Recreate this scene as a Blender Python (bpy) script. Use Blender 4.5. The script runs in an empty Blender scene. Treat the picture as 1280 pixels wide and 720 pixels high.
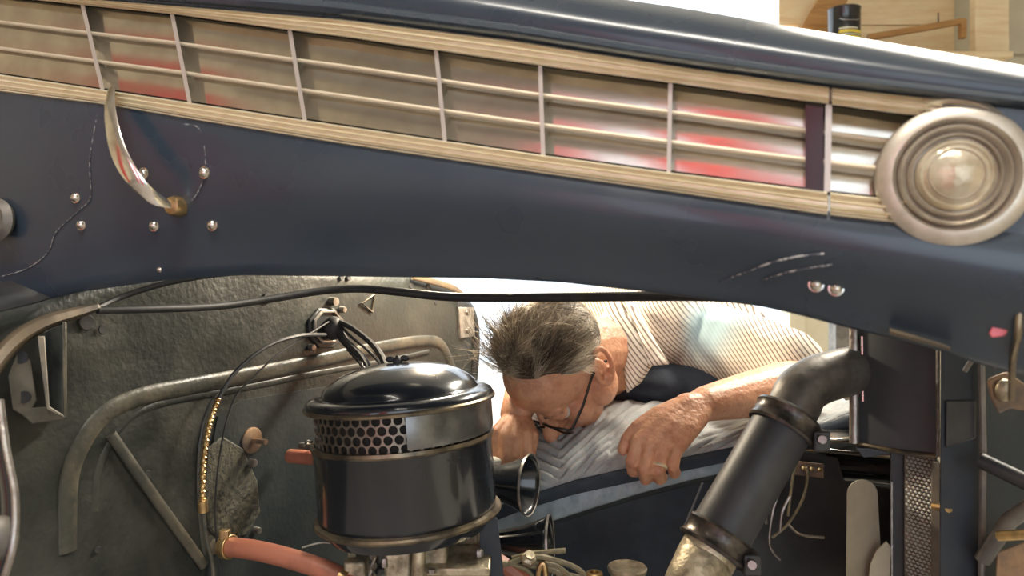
import bpy, bmesh, math, random
from mathutils import Vector, Matrix, noise
R = random.Random(7)
F = 930.0; H = 1.2            # focal length in pixels of the 1280 wide frame, camera height
SC = bpy.context.scene; COL = SC.collection
# ---------------------------------------------------------------- camera, world, lights
cam = bpy.data.cameras.new('camera'); co = bpy.data.objects.new('camera', cam); COL.objects.link(co)
co.location = (0, 0, H); co.rotation_euler = (math.pi/2, 0, 0)
cam.sensor_width = 36; cam.lens = 36*F/1280; cam.clip_start = .02
cam.dof.use_dof = True; cam.dof.focus_distance = 1.02; cam.dof.aperture_fstop = 7.5
SC.camera = co
vs = SC.view_settings; vs.view_transform = 'Standard'; vs.look = 'None'; vs.gamma = 1; vs.exposure = 0.5
w = bpy.data.worlds.new('sky'); SC.world = w; w.use_nodes = True
bg = w.node_tree.nodes['Background']; bg.inputs[0].default_value = (.80, .90, 1, 1); bg.inputs[1].default_value = 2.0
def light(name, kind, loc, target, power, col, size=None, size_y=None):
    l = bpy.data.lights.new(name, kind); o = bpy.data.objects.new(name, l); COL.objects.link(o)
    o.location = loc; l.energy = power; l.color = col
    o.rotation_euler = (Vector(target)-Vector(loc)).to_track_quat('-Z', 'Y').to_euler()
    if size:
        if kind == 'AREA':
            l.size = size
            if size_y: l.shape = 'RECTANGLE'; l.size_y = size_y
        elif kind == 'SUN': l.angle = size
        else: l.shadow_soft_size = size
    return o
sun = light('sun', 'SUN', (2, 6, 5), (2+.36, 6-1, 5-.66), 8.0, (1, .93, .80), .012)
light('near_fill_light', 'AREA', (-.3, -.5, 3.0), (-.5, -1.4, 1.0), 70, (1, .93, .82), 1.2, .3)  # unseen fill light added just behind the camera
light('far_fill_light', 'AREA', (1.7, 2.2, 3.0), (.3, 1.2, 1.0), 110, (1, .92, .78), 1.2, .3)  # second added fill, out of view, brightens the far side and the shelf
light('trouble_lamp_light', 'POINT', (-.10, 1.27, 1.33), (.15, 1.15, .98), 11, (1, .84, .62), .03)

# ---------------------------------------------------------------- helpers
def P(px, py, Y): return Vector(((px-640)/F*Y, Y, H-(py-360)/F*Y))
def lerp(a, b, t): return a+(b-a)*t
def cv(pts):                                   # piecewise smooth curve through (x, y) knots
    def f(x):
        if x <= pts[0][0]: a, b = pts[0], pts[1]
        elif x >= pts[-1][0]: a, b = pts[-2], pts[-1]
        else:
            for k in range(len(pts)-1):
                if pts[k][0] <= x <= pts[k+1][0]: a, b = pts[k], pts[k+1]; break
        return a[1]+(b[1]-a[1])*(x-a[0])/(b[0]-a[0])
    def g(x): return (f(x-9)+2*f(x)+f(x+9))/4
    return g
def spline(pts, n=6):
    pts = [Vector(p) for p in pts]
    if len(pts) < 3: return pts
    out = []
    for i in range(len(pts)-1):
        p0 = pts[max(i-1, 0)]; p1 = pts[i]; p2 = pts[i+1]; p3 = pts[min(i+2, len(pts)-1)]
        for k in range(n):
            t = k/n
            out.append(.5*((2*p1)+(p2-p0)*t+(2*p0-5*p1+4*p2-p3)*t*t+(3*p1-p0-3*p2+p3)*t**3))
    out.append(pts[-1]); return out
WORLD = {}
class MB:
    def __init__(s): s.v = []; s.f = []
    def add(s, vs_, fs):
        b = len(s.v); s.v += [Vector(v) for v in vs_]; s.f += [tuple(i+b for i in f) for f in fs]; return s
    def tube(s, pts, r, seg=10, caps=True, closed=False, flat=1.0, up=None):
        pts = [Vector(p) for p in pts]; n = len(pts)
        rr = r if callable(r) else (lambda t: lerp(r[0], r[1], t)) if isinstance(r, (tuple, list)) else (lambda t: r)
        N = None; vs_ = []
        for i, p in enumerate(pts):
            a = pts[i-1] if (i > 0 or closed) else p; c = pts[(i+1) % n] if (i < n-1 or closed) else p
            T = (c-a).normalized()
            if up is not None: N = Vector(up)
            if N is None: N = T.orthogonal()
            N = (N-T*N.dot(T)).normalized(); B = T.cross(N); q = rr(i/max(n-1, 1))
            for k in range(seg):
                a_ = 2*math.pi*k/seg; vs_.append(p+N*math.cos(a_)*q*flat+B*math.sin(a_)*q)
        fs = []
        for i in range(n if closed else n-1):
            j = (i+1) % n
            for k in range(seg):
                l = (k+1) % seg; fs.append((i*seg+k, i*seg+l, j*seg+l, j*seg+k))
        if caps and not closed: fs += [tuple(reversed(range(seg))), tuple((n-1)*seg+k for k in range(seg))]
        return s.add(vs_, fs)
    def lathe(s, prof, c, axis=(0, 0, 1), seg=40, a0=0, a1=2*math.pi, cap=True):
        A = Vector(axis).normalized(); N = Vector((1, 0, 0)) if abs(A.z) > .9 else Vector((0, 0, 1)); N = (N-A*N.dot(A)).normalized(); B = A.cross(N)
        full = abs(a1-a0-2*math.pi) < 1e-4; m = seg if full else seg+1; c = Vector(c); vs_ = []
        for (r, h) in prof:
            for k in range(m):
                a = a0+(a1-a0)*k/seg; vs_.append(c+A*h+(N*math.cos(a)+B*math.sin(a))*max(r, 1e-5))
        fs = []
        for i in range(len(prof)-1):
            for k in range(seg):
                l = (k+1) % m; fs.append((i*m+k, i*m+l, (i+1)*m+l, (i+1)*m+k))
        if cap and full: fs += [tuple(reversed(range(m))), tuple((len(prof)-1)*m+k for k in range(m))]
        return s.add(vs_, fs)
    def box(s, c, size, rot=None):
        c = Vector(c); M = rot or Matrix.Identity(3); x, y, z = [d/2 for d in size]
        vs_ = [c+M @ Vector((a*x, b*y, d*z)) for a in (-1, 1) for b in (-1, 1) for d in (-1, 1)]
        return s.add(vs_, [(0, 1, 3, 2), (4, 6, 7, 5), (0, 4, 5, 1), (2, 3, 7, 6), (0, 2, 6, 4), (1, 5, 7, 3)])
    def ellip(s, c, r, rot=None, nu=20, nv=12):
        c = Vector(c); M = rot or Matrix.Identity(3); vs_ = [c+M @ Vector((0, 0, r[2]))]; fs = []
        for j in range(1, nv):
            t = math.pi*j/nv
            for i in range(nu):
                a = 2*math.pi*i/nu; vs_.append(c+M @ Vector((r[0]*math.sin(t)*math.cos(a), r[1]*math.sin(t)*math.sin(a), r[2]*math.cos(t))))
        vs_.append(c+M @ Vector((0, 0, -r[2]))); L = len(vs_)-1
        for i in range(nu):
            k = (i+1) % nu; fs.append((0, 1+i, 1+k)); fs.append((L, 1+(nv-2)*nu+k, 1+(nv-2)*nu+i))
            for j in range(nv-2): fs.append((1+j*nu+i, 1+(j+1)*nu+i, 1+(j+1)*nu+k, 1+j*nu+k))
        return s.add(vs_, fs)
    def caps(s, p0, p1, r0, r1):                # tapered capsule, closed
        p0 = Vector(p0); p1 = Vector(p1); A = (p1-p0); L = A.length; A = A.normalized() if L > 1e-6 else Vector((0, 0, 1)); prof = []
        for k in range(6): t = math.pi/2*k/5; prof.append((r0*math.sin(t), -r0*math.cos(t)))
        for k in range(6): t = math.pi/2*k/5; prof.append((r1*math.cos(t), L+r1*math.sin(t)))
        return s.lathe(prof, p0, A, 16)
    def chain(s, pts):                          # [(point, radius), ...]
        for (a, ra), (b, rb) in zip(pts, pts[1:]): s.caps(a, b, ra, rb)
        return s
    def prism(s, poly, back):                   # front polygon and its back copy (lists of points)
        n = len(poly); fs = [tuple(range(n)), tuple(reversed(range(n, 2*n)))]
        for i in range(n): j = (i+1) % n; fs.append((i, i+n, j+n, j))
        return s.add(list(poly)+list(back), fs)
    def grid(s, rows, closed_v=False):
        m = len(rows[0]); n = len(rows); vs_ = [p for r_ in rows for p in r_]; fs = []
        for i in range(n if closed_v else n-1):
            j = (i+1) % n
            for k in range(m-1): fs.append((i*m+k, i*m+k+1, j*m+k+1, j*m+k))
        if closed_v: fs += [tuple(i*m for i in range(n)), tuple(i*m+m-1 for i in reversed(range(n)))]
        return s.add(vs_, fs)
    def xf(s, M): s.v = [M @ v for v in s.v]; return s
    def build(s, name, m, parent=None, sharp=40, solid=0, bevel=0, base=None):
        bm_c = Vector((0, 0, 0))
        if s.v:
            lo = Vector([min(v[i] for v in s.v) for i in range(3)]); hi = Vector([max(v[i] for v in s.v) for i in range(3)])
            bm_c = (lo+hi)/2
            if parent is None: bm_c.z = lo.z
        me = bpy.data.meshes.new(name); me.from_pydata([tuple(v-bm_c) for v in s.v], [], s.f)
        bm = bmesh.new(); bm.from_mesh(me); bmesh.ops.recalc_face_normals(bm, faces=bm.faces); bm.to_mesh(me); bm.free()
        return link(name, me, m, bm_c, parent, sharp, solid, bevel)
def link(name, me, m, c, parent=None, sharp=40, solid=0, bevel=0):
    me.materials.clear(); me.materials.append(m)
    me.polygons.foreach_set('use_smooth', [True]*len(me.polygons))
    try: me.set_sharp_from_angle(angle=math.radians(sharp))
    except Exception: pass
    o = bpy.data.objects.new(name, me); COL.objects.link(o); WORLD[o.name] = Vector(c)
    if parent: o.parent = parent; o.location = Vector(c)-WORLD[parent.name]
    else: o.location = c
    if solid: d = o.modifiers.new('solid', 'SOLIDIFY'); d.thickness = solid; d.offset = 0
    if bevel:
        d = o.modifiers.new('bevel', 'BEVEL'); d.width = bevel; d.segments = 2; d.limit_method = 'ANGLE'; d.angle_limit = .6; d.harden_normals = False
    return o
def tag(o, label, cat=None, group=None, kind=None):
    if label: o['label'] = label
    if cat: o['category'] = cat
    if group: o['group'] = group
    if kind: o['kind'] = kind
    return o
def thing(name, loc, label, cat, group=None):
    o = bpy.data.objects.new(name, None); COL.objects.link(o); o.location = loc; o.empty_display_size = .05
    WORLD[o.name] = Vector(loc); return tag(o, label, cat, group)
def remesh(mb, voxel, it=4, fac=.5):
    me = bpy.data.meshes.new('t'); me.from_pydata([tuple(v) for v in mb.v], [], mb.f)
    bm = bmesh.new(); bm.from_mesh(me); bmesh.ops.recalc_face_normals(bm, faces=bm.faces); bm.to_mesh(me); bm.free()
    o = bpy.data.objects.new('t', me); COL.objects.link(o)
    d = o.modifiers.new('r', 'REMESH'); d.mode = 'VOXEL'; d.voxel_size = voxel
    s = o.modifiers.new('s', 'SMOOTH'); s.factor = fac; s.iterations = it
    dg = bpy.context.evaluated_depsgraph_get(); r_ = bpy.data.meshes.new_from_object(o.evaluated_get(dg))
    bpy.data.objects.remove(o); return r_
def recentre(me, base=False):
    xs = [v.co.copy() for v in me.vertices]
    lo = Vector([min(v[i] for v in xs) for i in range(3)]); hi = Vector([max(v[i] for v in xs) for i in range(3)]); c = (lo+hi)/2
    if base: c.z = lo.z
    me.transform(Matrix.Translation(-c)); return c

# ---------------------------------------------------------------- materials
def mat(name, col, rough=.5, metal=0, col2=None, scale=8, bump=0, bscale=60, rvar=0, spec=.5, sss=0, detail=4, lo=.4, hi=.65, coat=0, stretch=None):
    m = bpy.data.materials.new(name); m.use_nodes = True; nt = m.node_tree; N = nt.nodes; L = nt.links
    b = N['Principled BSDF']; b.inputs['Base Color'].default_value = (*col, 1); b.inputs['Roughness'].default_value = rough
    b.inputs['Metallic'].default_value = metal; b.inputs['Specular IOR Level'].default_value = spec
    if coat: b.inputs['Coat Weight'].default_value = coat; b.inputs['Coat Roughness'].default_value = .06
    if sss:
        b.inputs['Subsurface Weight'].default_value = sss; b.inputs['Subsurface Radius'].default_value = (.012, .005, .003); b.inputs['Subsurface Scale'].default_value = 1
    tc = N.new('ShaderNodeTexCoord'); src = tc.outputs['Object']
    if stretch:
        mp = N.new('ShaderNodeMapping'); mp.inputs['Scale'].default_value = stretch; L.new(src, mp.inputs[0]); src = mp.outputs[0]
    if col2 or rvar:
        n = N.new('ShaderNodeTexNoise'); n.inputs['Scale'].default_value = scale; n.inputs['Detail'].default_value = detail; n.inputs['Roughness'].default_value = .65; L.new(src, n.inputs['Vector'])
        mr = N.new('ShaderNodeMapRange'); mr.inputs[1].default_value = lo; mr.inputs[2].default_value = hi; L.new(n.outputs[0], mr.inputs[0])
        if col2:
            mx = N.new('ShaderNodeMix'); mx.data_type = 'RGBA'; mx.inputs[6].default_value = (*col, 1); mx.inputs[7].default_value = (*col2, 1)
            L.new(mr.outputs[0], mx.inputs[0]); L.new(mx.outputs[2], b.inputs['Base Color'])
        if rvar:
            m2 = N.new('ShaderNodeMapRange'); m2.inputs[3].default_value = rough; m2.inputs[4].default_value = rough+rvar; L.new(mr.outputs[0], m2.inputs[0]); L.new(m2.outputs[0], b.inputs['Roughness'])
    if bump:
        n2 = N.new('ShaderNodeTexNoise'); n2.inputs['Scale'].default_value = bscale; n2.inputs['Detail'].default_value = 5; L.new(src, n2.inputs['Vector'])
        bp = N.new('ShaderNodeBump'); bp.inputs['Strength'].default_value = bump; bp.inputs['Distance'].default_value = .002; L.new(n2.outputs[0], bp.inputs['Height']); L.new(bp.outputs[0], b.inputs['Normal'])
    return m
M = {}
M['hood'] = mat('black_blue_paint', (.024, .037, .055), .24, col2=(.032, .046, .064), scale=5, rvar=.12, coat=.2, spec=.5, bump=.05, bscale=9)
M['black'] = mat('gloss_black_paint', (.010, .012, .016), .16, rvar=.12, scale=12, coat=.5)
M['tank'] = mat('worn_black_tank_paint', (.032, .038, .046), .48, col2=(.055, .056, .058), scale=12, rvar=.2, bump=.1)
M['clampm'] = mat('dark_greasy_clamp_steel', (.05, .045, .04), .3, metal=.6, col2=(.13, .11, .09), scale=60, bump=.5)
M['bellgold'] = mat('brassy_bell_lining', (.36, .30, .19), .25, metal=.9, col2=(.14, .12, .08), scale=30)
M['shroud'] = mat('worn_dark_steel_band', (.20, .20, .20), .30, metal=.8, col2=(.10, .10, .10), scale=20)
M['bar'] = mat('dull_beige_bar', (.56, .49, .37), .5, metal=.35)
M['satin'] = mat('satin_black_paint', (.016, .018, .022), .45, col2=(.035, .035, .035), scale=14, bump=.2, bscale=120)
M['bayblue'] = mat('dusty_blue_black_paint', (.012, .018, .026), .6, col2=(.03, .038, .048), scale=9, bump=.2, bscale=80)
M['fire'] = mat('dusty_olive_grey_paint', (.018, .021, .019), .40, col2=(.052, .050, .040), scale=7, rvar=.25, bump=.5, bscale=130, detail=10, lo=.45, hi=.75)
M['rib'] = mat('worn_olive_paint', (.040, .041, .035), .34, col2=(.095, .082, .058), scale=16, bump=.4, bscale=140, rvar=.2)
M['tan'] = mat('tan_weathered_metal', (.22, .17, .11), .42, metal=.3, col2=(.12, .10, .08), scale=11, bump=.3)
M['trim'] = mat('aged_brass_chrome', (.84, .77, .60), .38, metal=.6, col2=(.76, .68, .50), scale=40, bump=.15, bscale=120, rvar=.15)
M['pane'] = mat('tarnished_chrome_panel', (.66, .61, .53), .10, metal=.95, col2=(.46, .42, .36), scale=9, rvar=.12)
M['fin'] = mat('grey_divider_metal', (.50, .47, .43), .45, metal=.5)
M['ring'] = mat('beige_tarnished_nickel', (.62, .57, .49), .36, metal=.75, col2=(.44, .39, .32), scale=30, bump=.25, rvar=.2)
M['chrome'] = mat('chrome', (.80, .76, .70), .12, metal=1, col2=(.55, .5, .44), scale=30, rvar=.15)
M['steel'] = mat('dull_steel', (.42, .40, .37), .38, metal=.85, col2=(.22, .19, .16), scale=40, bump=.4, bscale=150)
M['dirty'] = mat('grimy_cast_metal', (.60, .52, .37), .38, metal=.7, col2=(.22, .18, .12), scale=30, bump=.8, bscale=110, rvar=.2)
M['brass'] = mat('brass', (.70, .48, .22), .32, metal=.9, col2=(.35, .24, .12), scale=40)
M['gold'] = mat('worn_black_brass_edge', (.25, .20, .13), .33, metal=.75, col2=(.05, .045, .04), scale=22)
M['rust'] = mat('rusty_steel', (.32, .20, .11), .6, metal=.4, col2=(.10, .08, .07), scale=22, bump=.6)
M['rubber'] = mat('black_rubber', (.020, .020, .022), .55, col2=(.06, .055, .05), scale=25, bump=.25, lo=.5, hi=.8)
M['hose'] = mat('black_radiator_rubber', (.035, .037, .040), .48, col2=(.07, .068, .062), scale=14, bump=.25, lo=.5, hi=.8)
M['pipe'] = mat('weathered_grey_pipe', (.20, .185, .165), .45, metal=.5, col2=(.09, .08, .07), scale=14, bump=.5)
M['redhose'] = mat('red_brown_rubber', (.35, .125, .075), .45, col2=(.20, .08, .05), scale=24, bump=.3, lo=.5, hi=.8)
M['wire'] = mat('olive_cloth_wire', (.16, .14, .08), .6, col2=(.30, .24, .13), scale=60, bump=.4)
M['lens'] = mat('cloudy_amber_glass', (.60, .54, .42), .18, metal=.35, col2=(.40, .33, .22), scale=35, bump=.9, bscale=60)
M['mesh'] = mat('perforated_worn_steel', (.30, .26, .21), .36, metal=.8, col2=(.16, .13, .10), scale=40)
M['filter'] = mat('dark_filter_gauze', (.02, .017, .014), .9)
M['blade'] = mat('matte_tan_blade', (.46, .40, .29), .42, metal=.3, col2=(.36, .31, .22), scale=12)
M['core'] = mat('radiator_core_metal', (.8, .8, .76), .32, metal=.5)
M['concrete'] = mat('concrete', (.34, .32, .29), .8, col2=(.24, .23, .21), scale=3, bump=.3)
M['wall'] = mat('cream_painted_board', (.72, .66, .50), .7, col2=(.64, .57, .42), scale=3, bump=.1)
M['ceil'] = mat('white_ceiling_board', (.6, .6, .57), .8)
M['wood'] = mat('pine_boards', (.93, .78, .52), .55, col2=(.84, .64, .38), scale=4, stretch=(1, 1, 9), bump=.15)
M['wooddark'] = mat('stained_pine', (.50, .28, .10), .55, col2=(.36, .18, .06), scale=4, stretch=(1, 1, 9))
M['red'] = mat('red_enamel', (.62, .05, .05), .35, col2=(.5, .04, .04), scale=4)
M['pink'] = mat('pink_plastic', (.85, .20, .24), .4)
M['skin'] = mat('skin', (.66, .34, .20), .42, col2=(.44, .17, .10), scale=42, sss=.10, bump=.9, bscale=150, lo=.46, hi=.75, detail=6)
M['ringgold'] = mat('gold_ring', (.95, .80, .55), .25, metal=.6)
M['eye'] = mat('eye_white', (.7, .68, .64), .2)
M['lip'] = mat('lip', (.5, .18, .14), .45)
M['navy'] = mat('navy_cloth', (.020, .028, .045), .85, bump=.4, bscale=200)
M['denim'] = mat('denim', (.05, .07, .12), .9, bump=.4, bscale=300)
M['quilt'] = mat('grey_quilted_cloth', (.33, .34, .34), .8, col2=(.42, .42, .40), scale=18, bump=.5, bscale=260)
M['binding'] = mat('navy_binding_tape', (.030, .042, .058), .8, bump=.4, bscale=260)
M['hem'] = mat('blue_grey_hem_cloth', (.38, .45, .50), .8, col2=(.27, .33, .37), scale=26, bump=.4, bscale=200)
M['black_plastic'] = mat('black_plastic', (.02, .016, .014), .25)
M['white_plastic'] = mat('white_cloth', (.8, .8, .76), .7)
def shirt_mat():
    m = mat('striped_cream_cotton', (.74, .66, .56), .85); nt = m.node_tree; N = nt.nodes; L = nt.links; b = N['Principled BSDF']
    tc = N.new('ShaderNodeTexCoord'); mp = N.new('ShaderNodeMapping'); mp.inputs['Rotation'].default_value = (0, math.radians(40), math.radians(20)); L.new(tc.outputs['Object'], mp.inputs[0])
    wv = N.new('ShaderNodeTexWave'); wv.inputs['Scale'].default_value = 50; wv.inputs['Distortion'].default_value = 1.2; wv.inputs['Detail Scale'].default_value = .15; L.new(mp.outputs[0], wv.inputs['Vector'])
    r_ = N.new('ShaderNodeValToRGB'); r_.color_ramp.elements[0].position = .12; r_.color_ramp.elements[0].color = (.20, .15, .12, 1); r_.color_ramp.elements[1].position = .36; r_.color_ramp.elements[1].color = (.74, .67, .57, 1)
    L.new(wv.outputs[0], r_.inputs[0]); L.new(r_.outputs[0], b.inputs['Base Color']); return m
M['shirt'] = shirt_mat()
def hair_mat():
    m = mat('greying_brown_hair', (.2, .15, .1), .42, spec=.4); nt = m.node_tree; a = nt.nodes.new('ShaderNodeAttribute'); a.attribute_name = 'tone'
    r_ = nt.nodes.new('ShaderNodeValToRGB'); e = r_.color_ramp.elements; e[0].color = (.055, .040, .028, 1); e[1].color = (.80, .70, .54, 1); x = e.new(.5); x.color = (.24, .185, .13, 1)
    nt.links.new(a.outputs['Fac'], r_.inputs[0]); nt.links.new(r_.outputs[0], nt.nodes['Principled BSDF'].inputs['Base Color']); return m
M['hair'] = hair_mat()

# ---------------------------------------------------------------- garage (the setting)
def struct(name, mb, m, **k): return tag(mb.build(name, m, **k), None, kind='structure')
struct('floor', MB().box((0, 3, -.05), (14, 18, .1)), M['concrete'])
struct('ceiling', MB().box((0, .7, 3.45), (8.4, 8.0, .1)), M['ceil'])
YB = 4.3; XO = 1.60
bw = struct('wall_back', MB().box((-2.6, YB+.06, 1.7), (3.0, .12, 3.4)).box(((XO+4.1)/2, YB+.06, 1.7), (4.1-XO, .12, 3.4)).box((.25, YB+.06, 3.3), (2.7, .12, .2)), M['wall'])
struct('wall_left', MB().box((-4.1, .7, 1.7), (.12, 7.4, 3.4)), M['wall'])
struct('wall_right', MB().box((4.1, .7, 1.7), (.12, 7.4, 3.4)), M['wall'])
struct('wall_front', MB().box((-3.3, -3.0, 1.7), (1.6, .12, 3.4)).box((3.3, -3.0, 1.7), (1.6, .12, 3.4)).box((0, -3.0, 3.1), (5.0, .12, .6)), M['ceil'])
for k in range(9):                                        # boards of the cream back wall right of the opening
    o = MB().box((2.85, YB-.012, .2+.36*k), (2.4, .02, .345)).build('wall_board', M['wall'], bw, bevel=.006)
struct('trim_1', MB().box((XO+.03, YB-.03, 1.65), (.09, .06, 3.3)), M['wall'], bevel=.005)
post = MB().box((P(1050, 0, 3.5).x, 3.5, .87), (.075, .09, 1.74))
tag(post.build('stand_post', M['pipe'], bevel=.004), 'grey upright post seen behind the radiator between hood and tank', 'post')
# wooden wall cabinet top right
Yc = 3.7; cab = thing('wall_shelf', P(1130, 70, Yc), 'pale pine shelf unit with plank back high on the wall top right', 'shelf')
zs = P(0, 66, Yc).z
x0 = P(985, 0, Yc).x; x1 = P(1262, 0, Yc).x
MB().box(((x0+x1)/2, Yc+.22, zs-.015), (x1-x0, .50, .03)).build('shelf_board', M['wood'], cab, bevel=.003)
nb = 5
for k in range(nb):
    MB().box(((x0+.12+x1)/2, Yc+.47, zs+.075+.15*k), (x1-x0-.12, .02, .146)).build('back_plank', M['wood'], cab, bevel=.004)
MB().box((x1-.05, Yc+.08, zs+.36), (.17, .05, .75)).build('side_board', M['wood'], cab, bevel=.003)
a = P(995, 38, Yc+.25); b = P(1052, -24, Yc+.25)
MB().prism([P(998, 40, Yc+.3), P(1040, 40, Yc+.3), P(1075, -30, Yc+.3), P(1040, -30, Yc+.3)], [P(998, 40, Yc+.3)+Vector((0, .04, 0)), P(1040, 40, Yc+.3)+Vector((0, .04, 0)), P(1075, -30, Yc+.3)+Vector((0, .04, 0)), P(1040, -30, Yc+.3)+Vector((0, .04, 0))]).build('brace_board', M['wooddark'], cab)
bp = thing('wooden_bracket', P(1160, 48, Yc+.1), 'brown wooden rail bent down at its end, on the pine shelf', 'rail')
MB().tube([P(1085, 47, Yc+.12), P(1150, 36, Yc+.12), P(1200, 27, Yc+.12)], .02, 4).build('rail', M['wooddark'], bp)
MB().tube([P(1203, 24, Yc+.12), P(1203, 48, Yc+.12)], .02, 4).build('end_block', M['wooddark'], bp)
MB().tube([P(1173, 28, Yc+.1), P(1173, 16, Yc+.1)], .004, 6).build('nail', M['rust'], bp)
can = thing('paint_can', P(1056, 46, Yc+.05), 'dark paint can with yellow and white label on the pine shelf', 'can')
cc = P(1055, 0, Yc+.08); rc = .078; zb = zs; zt = P(0, 4, Yc).z
MB().lathe([(rc, 0), (rc+.003, .004), (rc, .008), (rc, zt-zb-.008), (rc+.003, zt-zb-.003), (rc-.004, zt-zb), (rc-.012, zt-zb-.006)], (cc.x, cc.y, zb), seg=32).build('can_body', M['black'], can)
MB().tube([(cc.x-rc, cc.y, zt-.03), (cc.x-rc*.5, cc.y-rc, zt-.08), (cc.x+rc*.4, cc.y-rc-.01, zt-.085), (cc.x+rc, cc.y, zt-.03)], .0022, 6).build('bail_handle', M['steel'], can)
for (h0, h1, mm, a0, a1) in ((.085, .100, 'yellow', 3.9, 5.6), (.104, .110, 'label', 4.1, 5.5), (.115, .133, 'yellow', 4.0, 5.6), (.138, .146, 'label', 4.0, 5.2), (.065, .080, 'label', 4.2, 5.6)):
    if mm not in M: M[mm] = mat(mm+'_label', (.75, .6, .08) if mm == 'yellow' else (.75, .73, .62), .5)
    MB().lathe([(rc+.001, h0*.9), (rc+.001, h1*.9)], (cc.x, cc.y, zb), seg=12, a0=a0, a1=a1).build('label_band', M[mm], can)
tag(MB().lathe([(.05, 0), (.055, .01), (.055, .1), (.04, .115), (0, .118)], (P(1086, 0, Yc+.2).x, Yc+.2, zs), seg=24).build('jar', mat('rose_jar', (.55, .16, .12), .4)), 'small rose coloured pot right behind the paint can', 'jar')
# things of the workshop behind the camera (they show as reflections)
tc = thing('tool_chest', (-.76, -1.9, 0), 'tall red steel tool chest with drawers against the garage door side', 'tool chest')
MB().box((-.76, -1.9, 1.15), (.46, .5, 2.3)).build('chest_body', M['red'], tc, bevel=.01)
for k in range(8): MB().box((-.76, -1.64, .22+.28*k), (.42, .03, .25)).build('drawer', M['red'], tc, bevel=.006)
tag(MB().box((-3.6, -.75, 1.3), (.5, .5, 2.6)).build('locker', M['red'], bevel=.01), 'red steel locker against the left garage wall', 'locker')
tag(MB().box((-1.75, -1.9, 1.2), (.22, .3, 2.4)).build('parts_rack', M['pink'], bevel=.01), 'narrow pink parts rack left of the red tool chest', 'rack')
tag(MB().box((1.5, -1.4, .9), (1.0, .5, 1.8)).build('storage_cabinet', M['wall'], bevel=.01), 'cream storage cabinet standing behind the photographer', 'cabinet')
for nm, lc, rt, ph in (('fill_light_box', (-.3, -.5, 3.02), 1.2, 'above the near side of the car'), ('fill_light_box', (1.7, 2.2, 3.02), 1.2, 'above the far side of the car')):  # unseen boxes added around the two fill lights
    tag(MB().box((lc[0], lc[1], 3.2), (1.3, .16, .36)).build(nm, M['ceil']), 'unseen white box added to house the fill light '+ph, 'lamp', 'added fill light boxes')

# ---------------------------------------------------------------- hood
def HY(px, off=0):
    kx = (px-640)/F; t = (.54+.78*kx)/(.76+.28*kx); return .78-.28*t-off
def HP(px, py, off=0): return P(px, py, HY(px, off))
yT = cv([(-160, -34), (0, -16), (100, -2), (430, 24), (640, 50), (850, 83), (1040, 109), (1200, 126), (1500, 158)])
yTb = cv([(-160, -25), (0, -5), (100, 6), (220, 18), (365, 38), (430, 46), (545, 63), (675, 82), (835, 103), (1040, 131), (1130, 143), (1500, 190)])
yBt = cv([(-160, 72), (0, 93), (127, 112), (235, 128), (380, 150), (555, 176), (680, 194), (835, 215), (1035, 240), (1500, 292)])
yBb = cv([(-160, 93), (0, 115), (130, 131), (235, 149), (425, 180), (640, 212), (855, 243), (1035, 270), (1115, 279), (1500, 325)])
yE = cv([(-160, 430), (0, 386), (100, 362), (200, 348), (300, 341), (450, 343), (600, 345), (700, 350), (800, 361), (870, 370), (950, 380), (1000, 391), (1060, 407), (1120, 421), (1180, 437), (1215, 450), (1500, 520)])
yS = cv([(-160, -120), (0, -100), (400, -62), (640, -22), (770, 0), (870, 15), (1000, 38), (1280, 85), (1500, 122)])
hood = thing('car_hood', HP(640, 345), 'glossy blue-black car hood side panel with louvred trim band across the top', 'car hood')
def xs(a, b, st=14):
    n = max(2, int(abs(b-a)/st)+1); return [lerp(a, b, i/(n-1)) for i in range(n)]
def strip(a, b, f0, f1, offs, back, st=14):     # closed bar following the hood, cross-section given by (v, offset toward the viewer)
    rows = [[HP(x, lerp(f0(x), f1(x), v), o) for x in xs(a, b, st)] for v, o in offs]
    rows += [[HP(x, f1(x), back) for x in xs(a, b, st)], [HP(x, f0(x), back) for x in xs(a, b, st)]]
    return MB().grid(rows, True)
def lowoff(v): return .004-.026*v*v+.006*math.sin(v*5)
offs = [(i/14, lowoff(i/14)) for i in range(15)]
rows = [[HP(x, lerp(yBb(x)-6, yE(x), v), o) for x in xs(-160, 1500)] for v, o in offs]
rows += [[HP(x, yE(x)+3, offs[-1][1]-.004) for x in xs(-160, 1500)], [HP(x, yE(x)-1, offs[-1][1]-.012) for x in xs(-160, 1500)]]
rows += [[HP(x, lerp(yBb(x)-6, yE(x), v), o-.006) for x in xs(-160, 1500)] for v, o in reversed(offs[:-1])]
MB().grid(rows, True).build('side_panel', M['hood'], hood, sharp=50)
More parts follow.
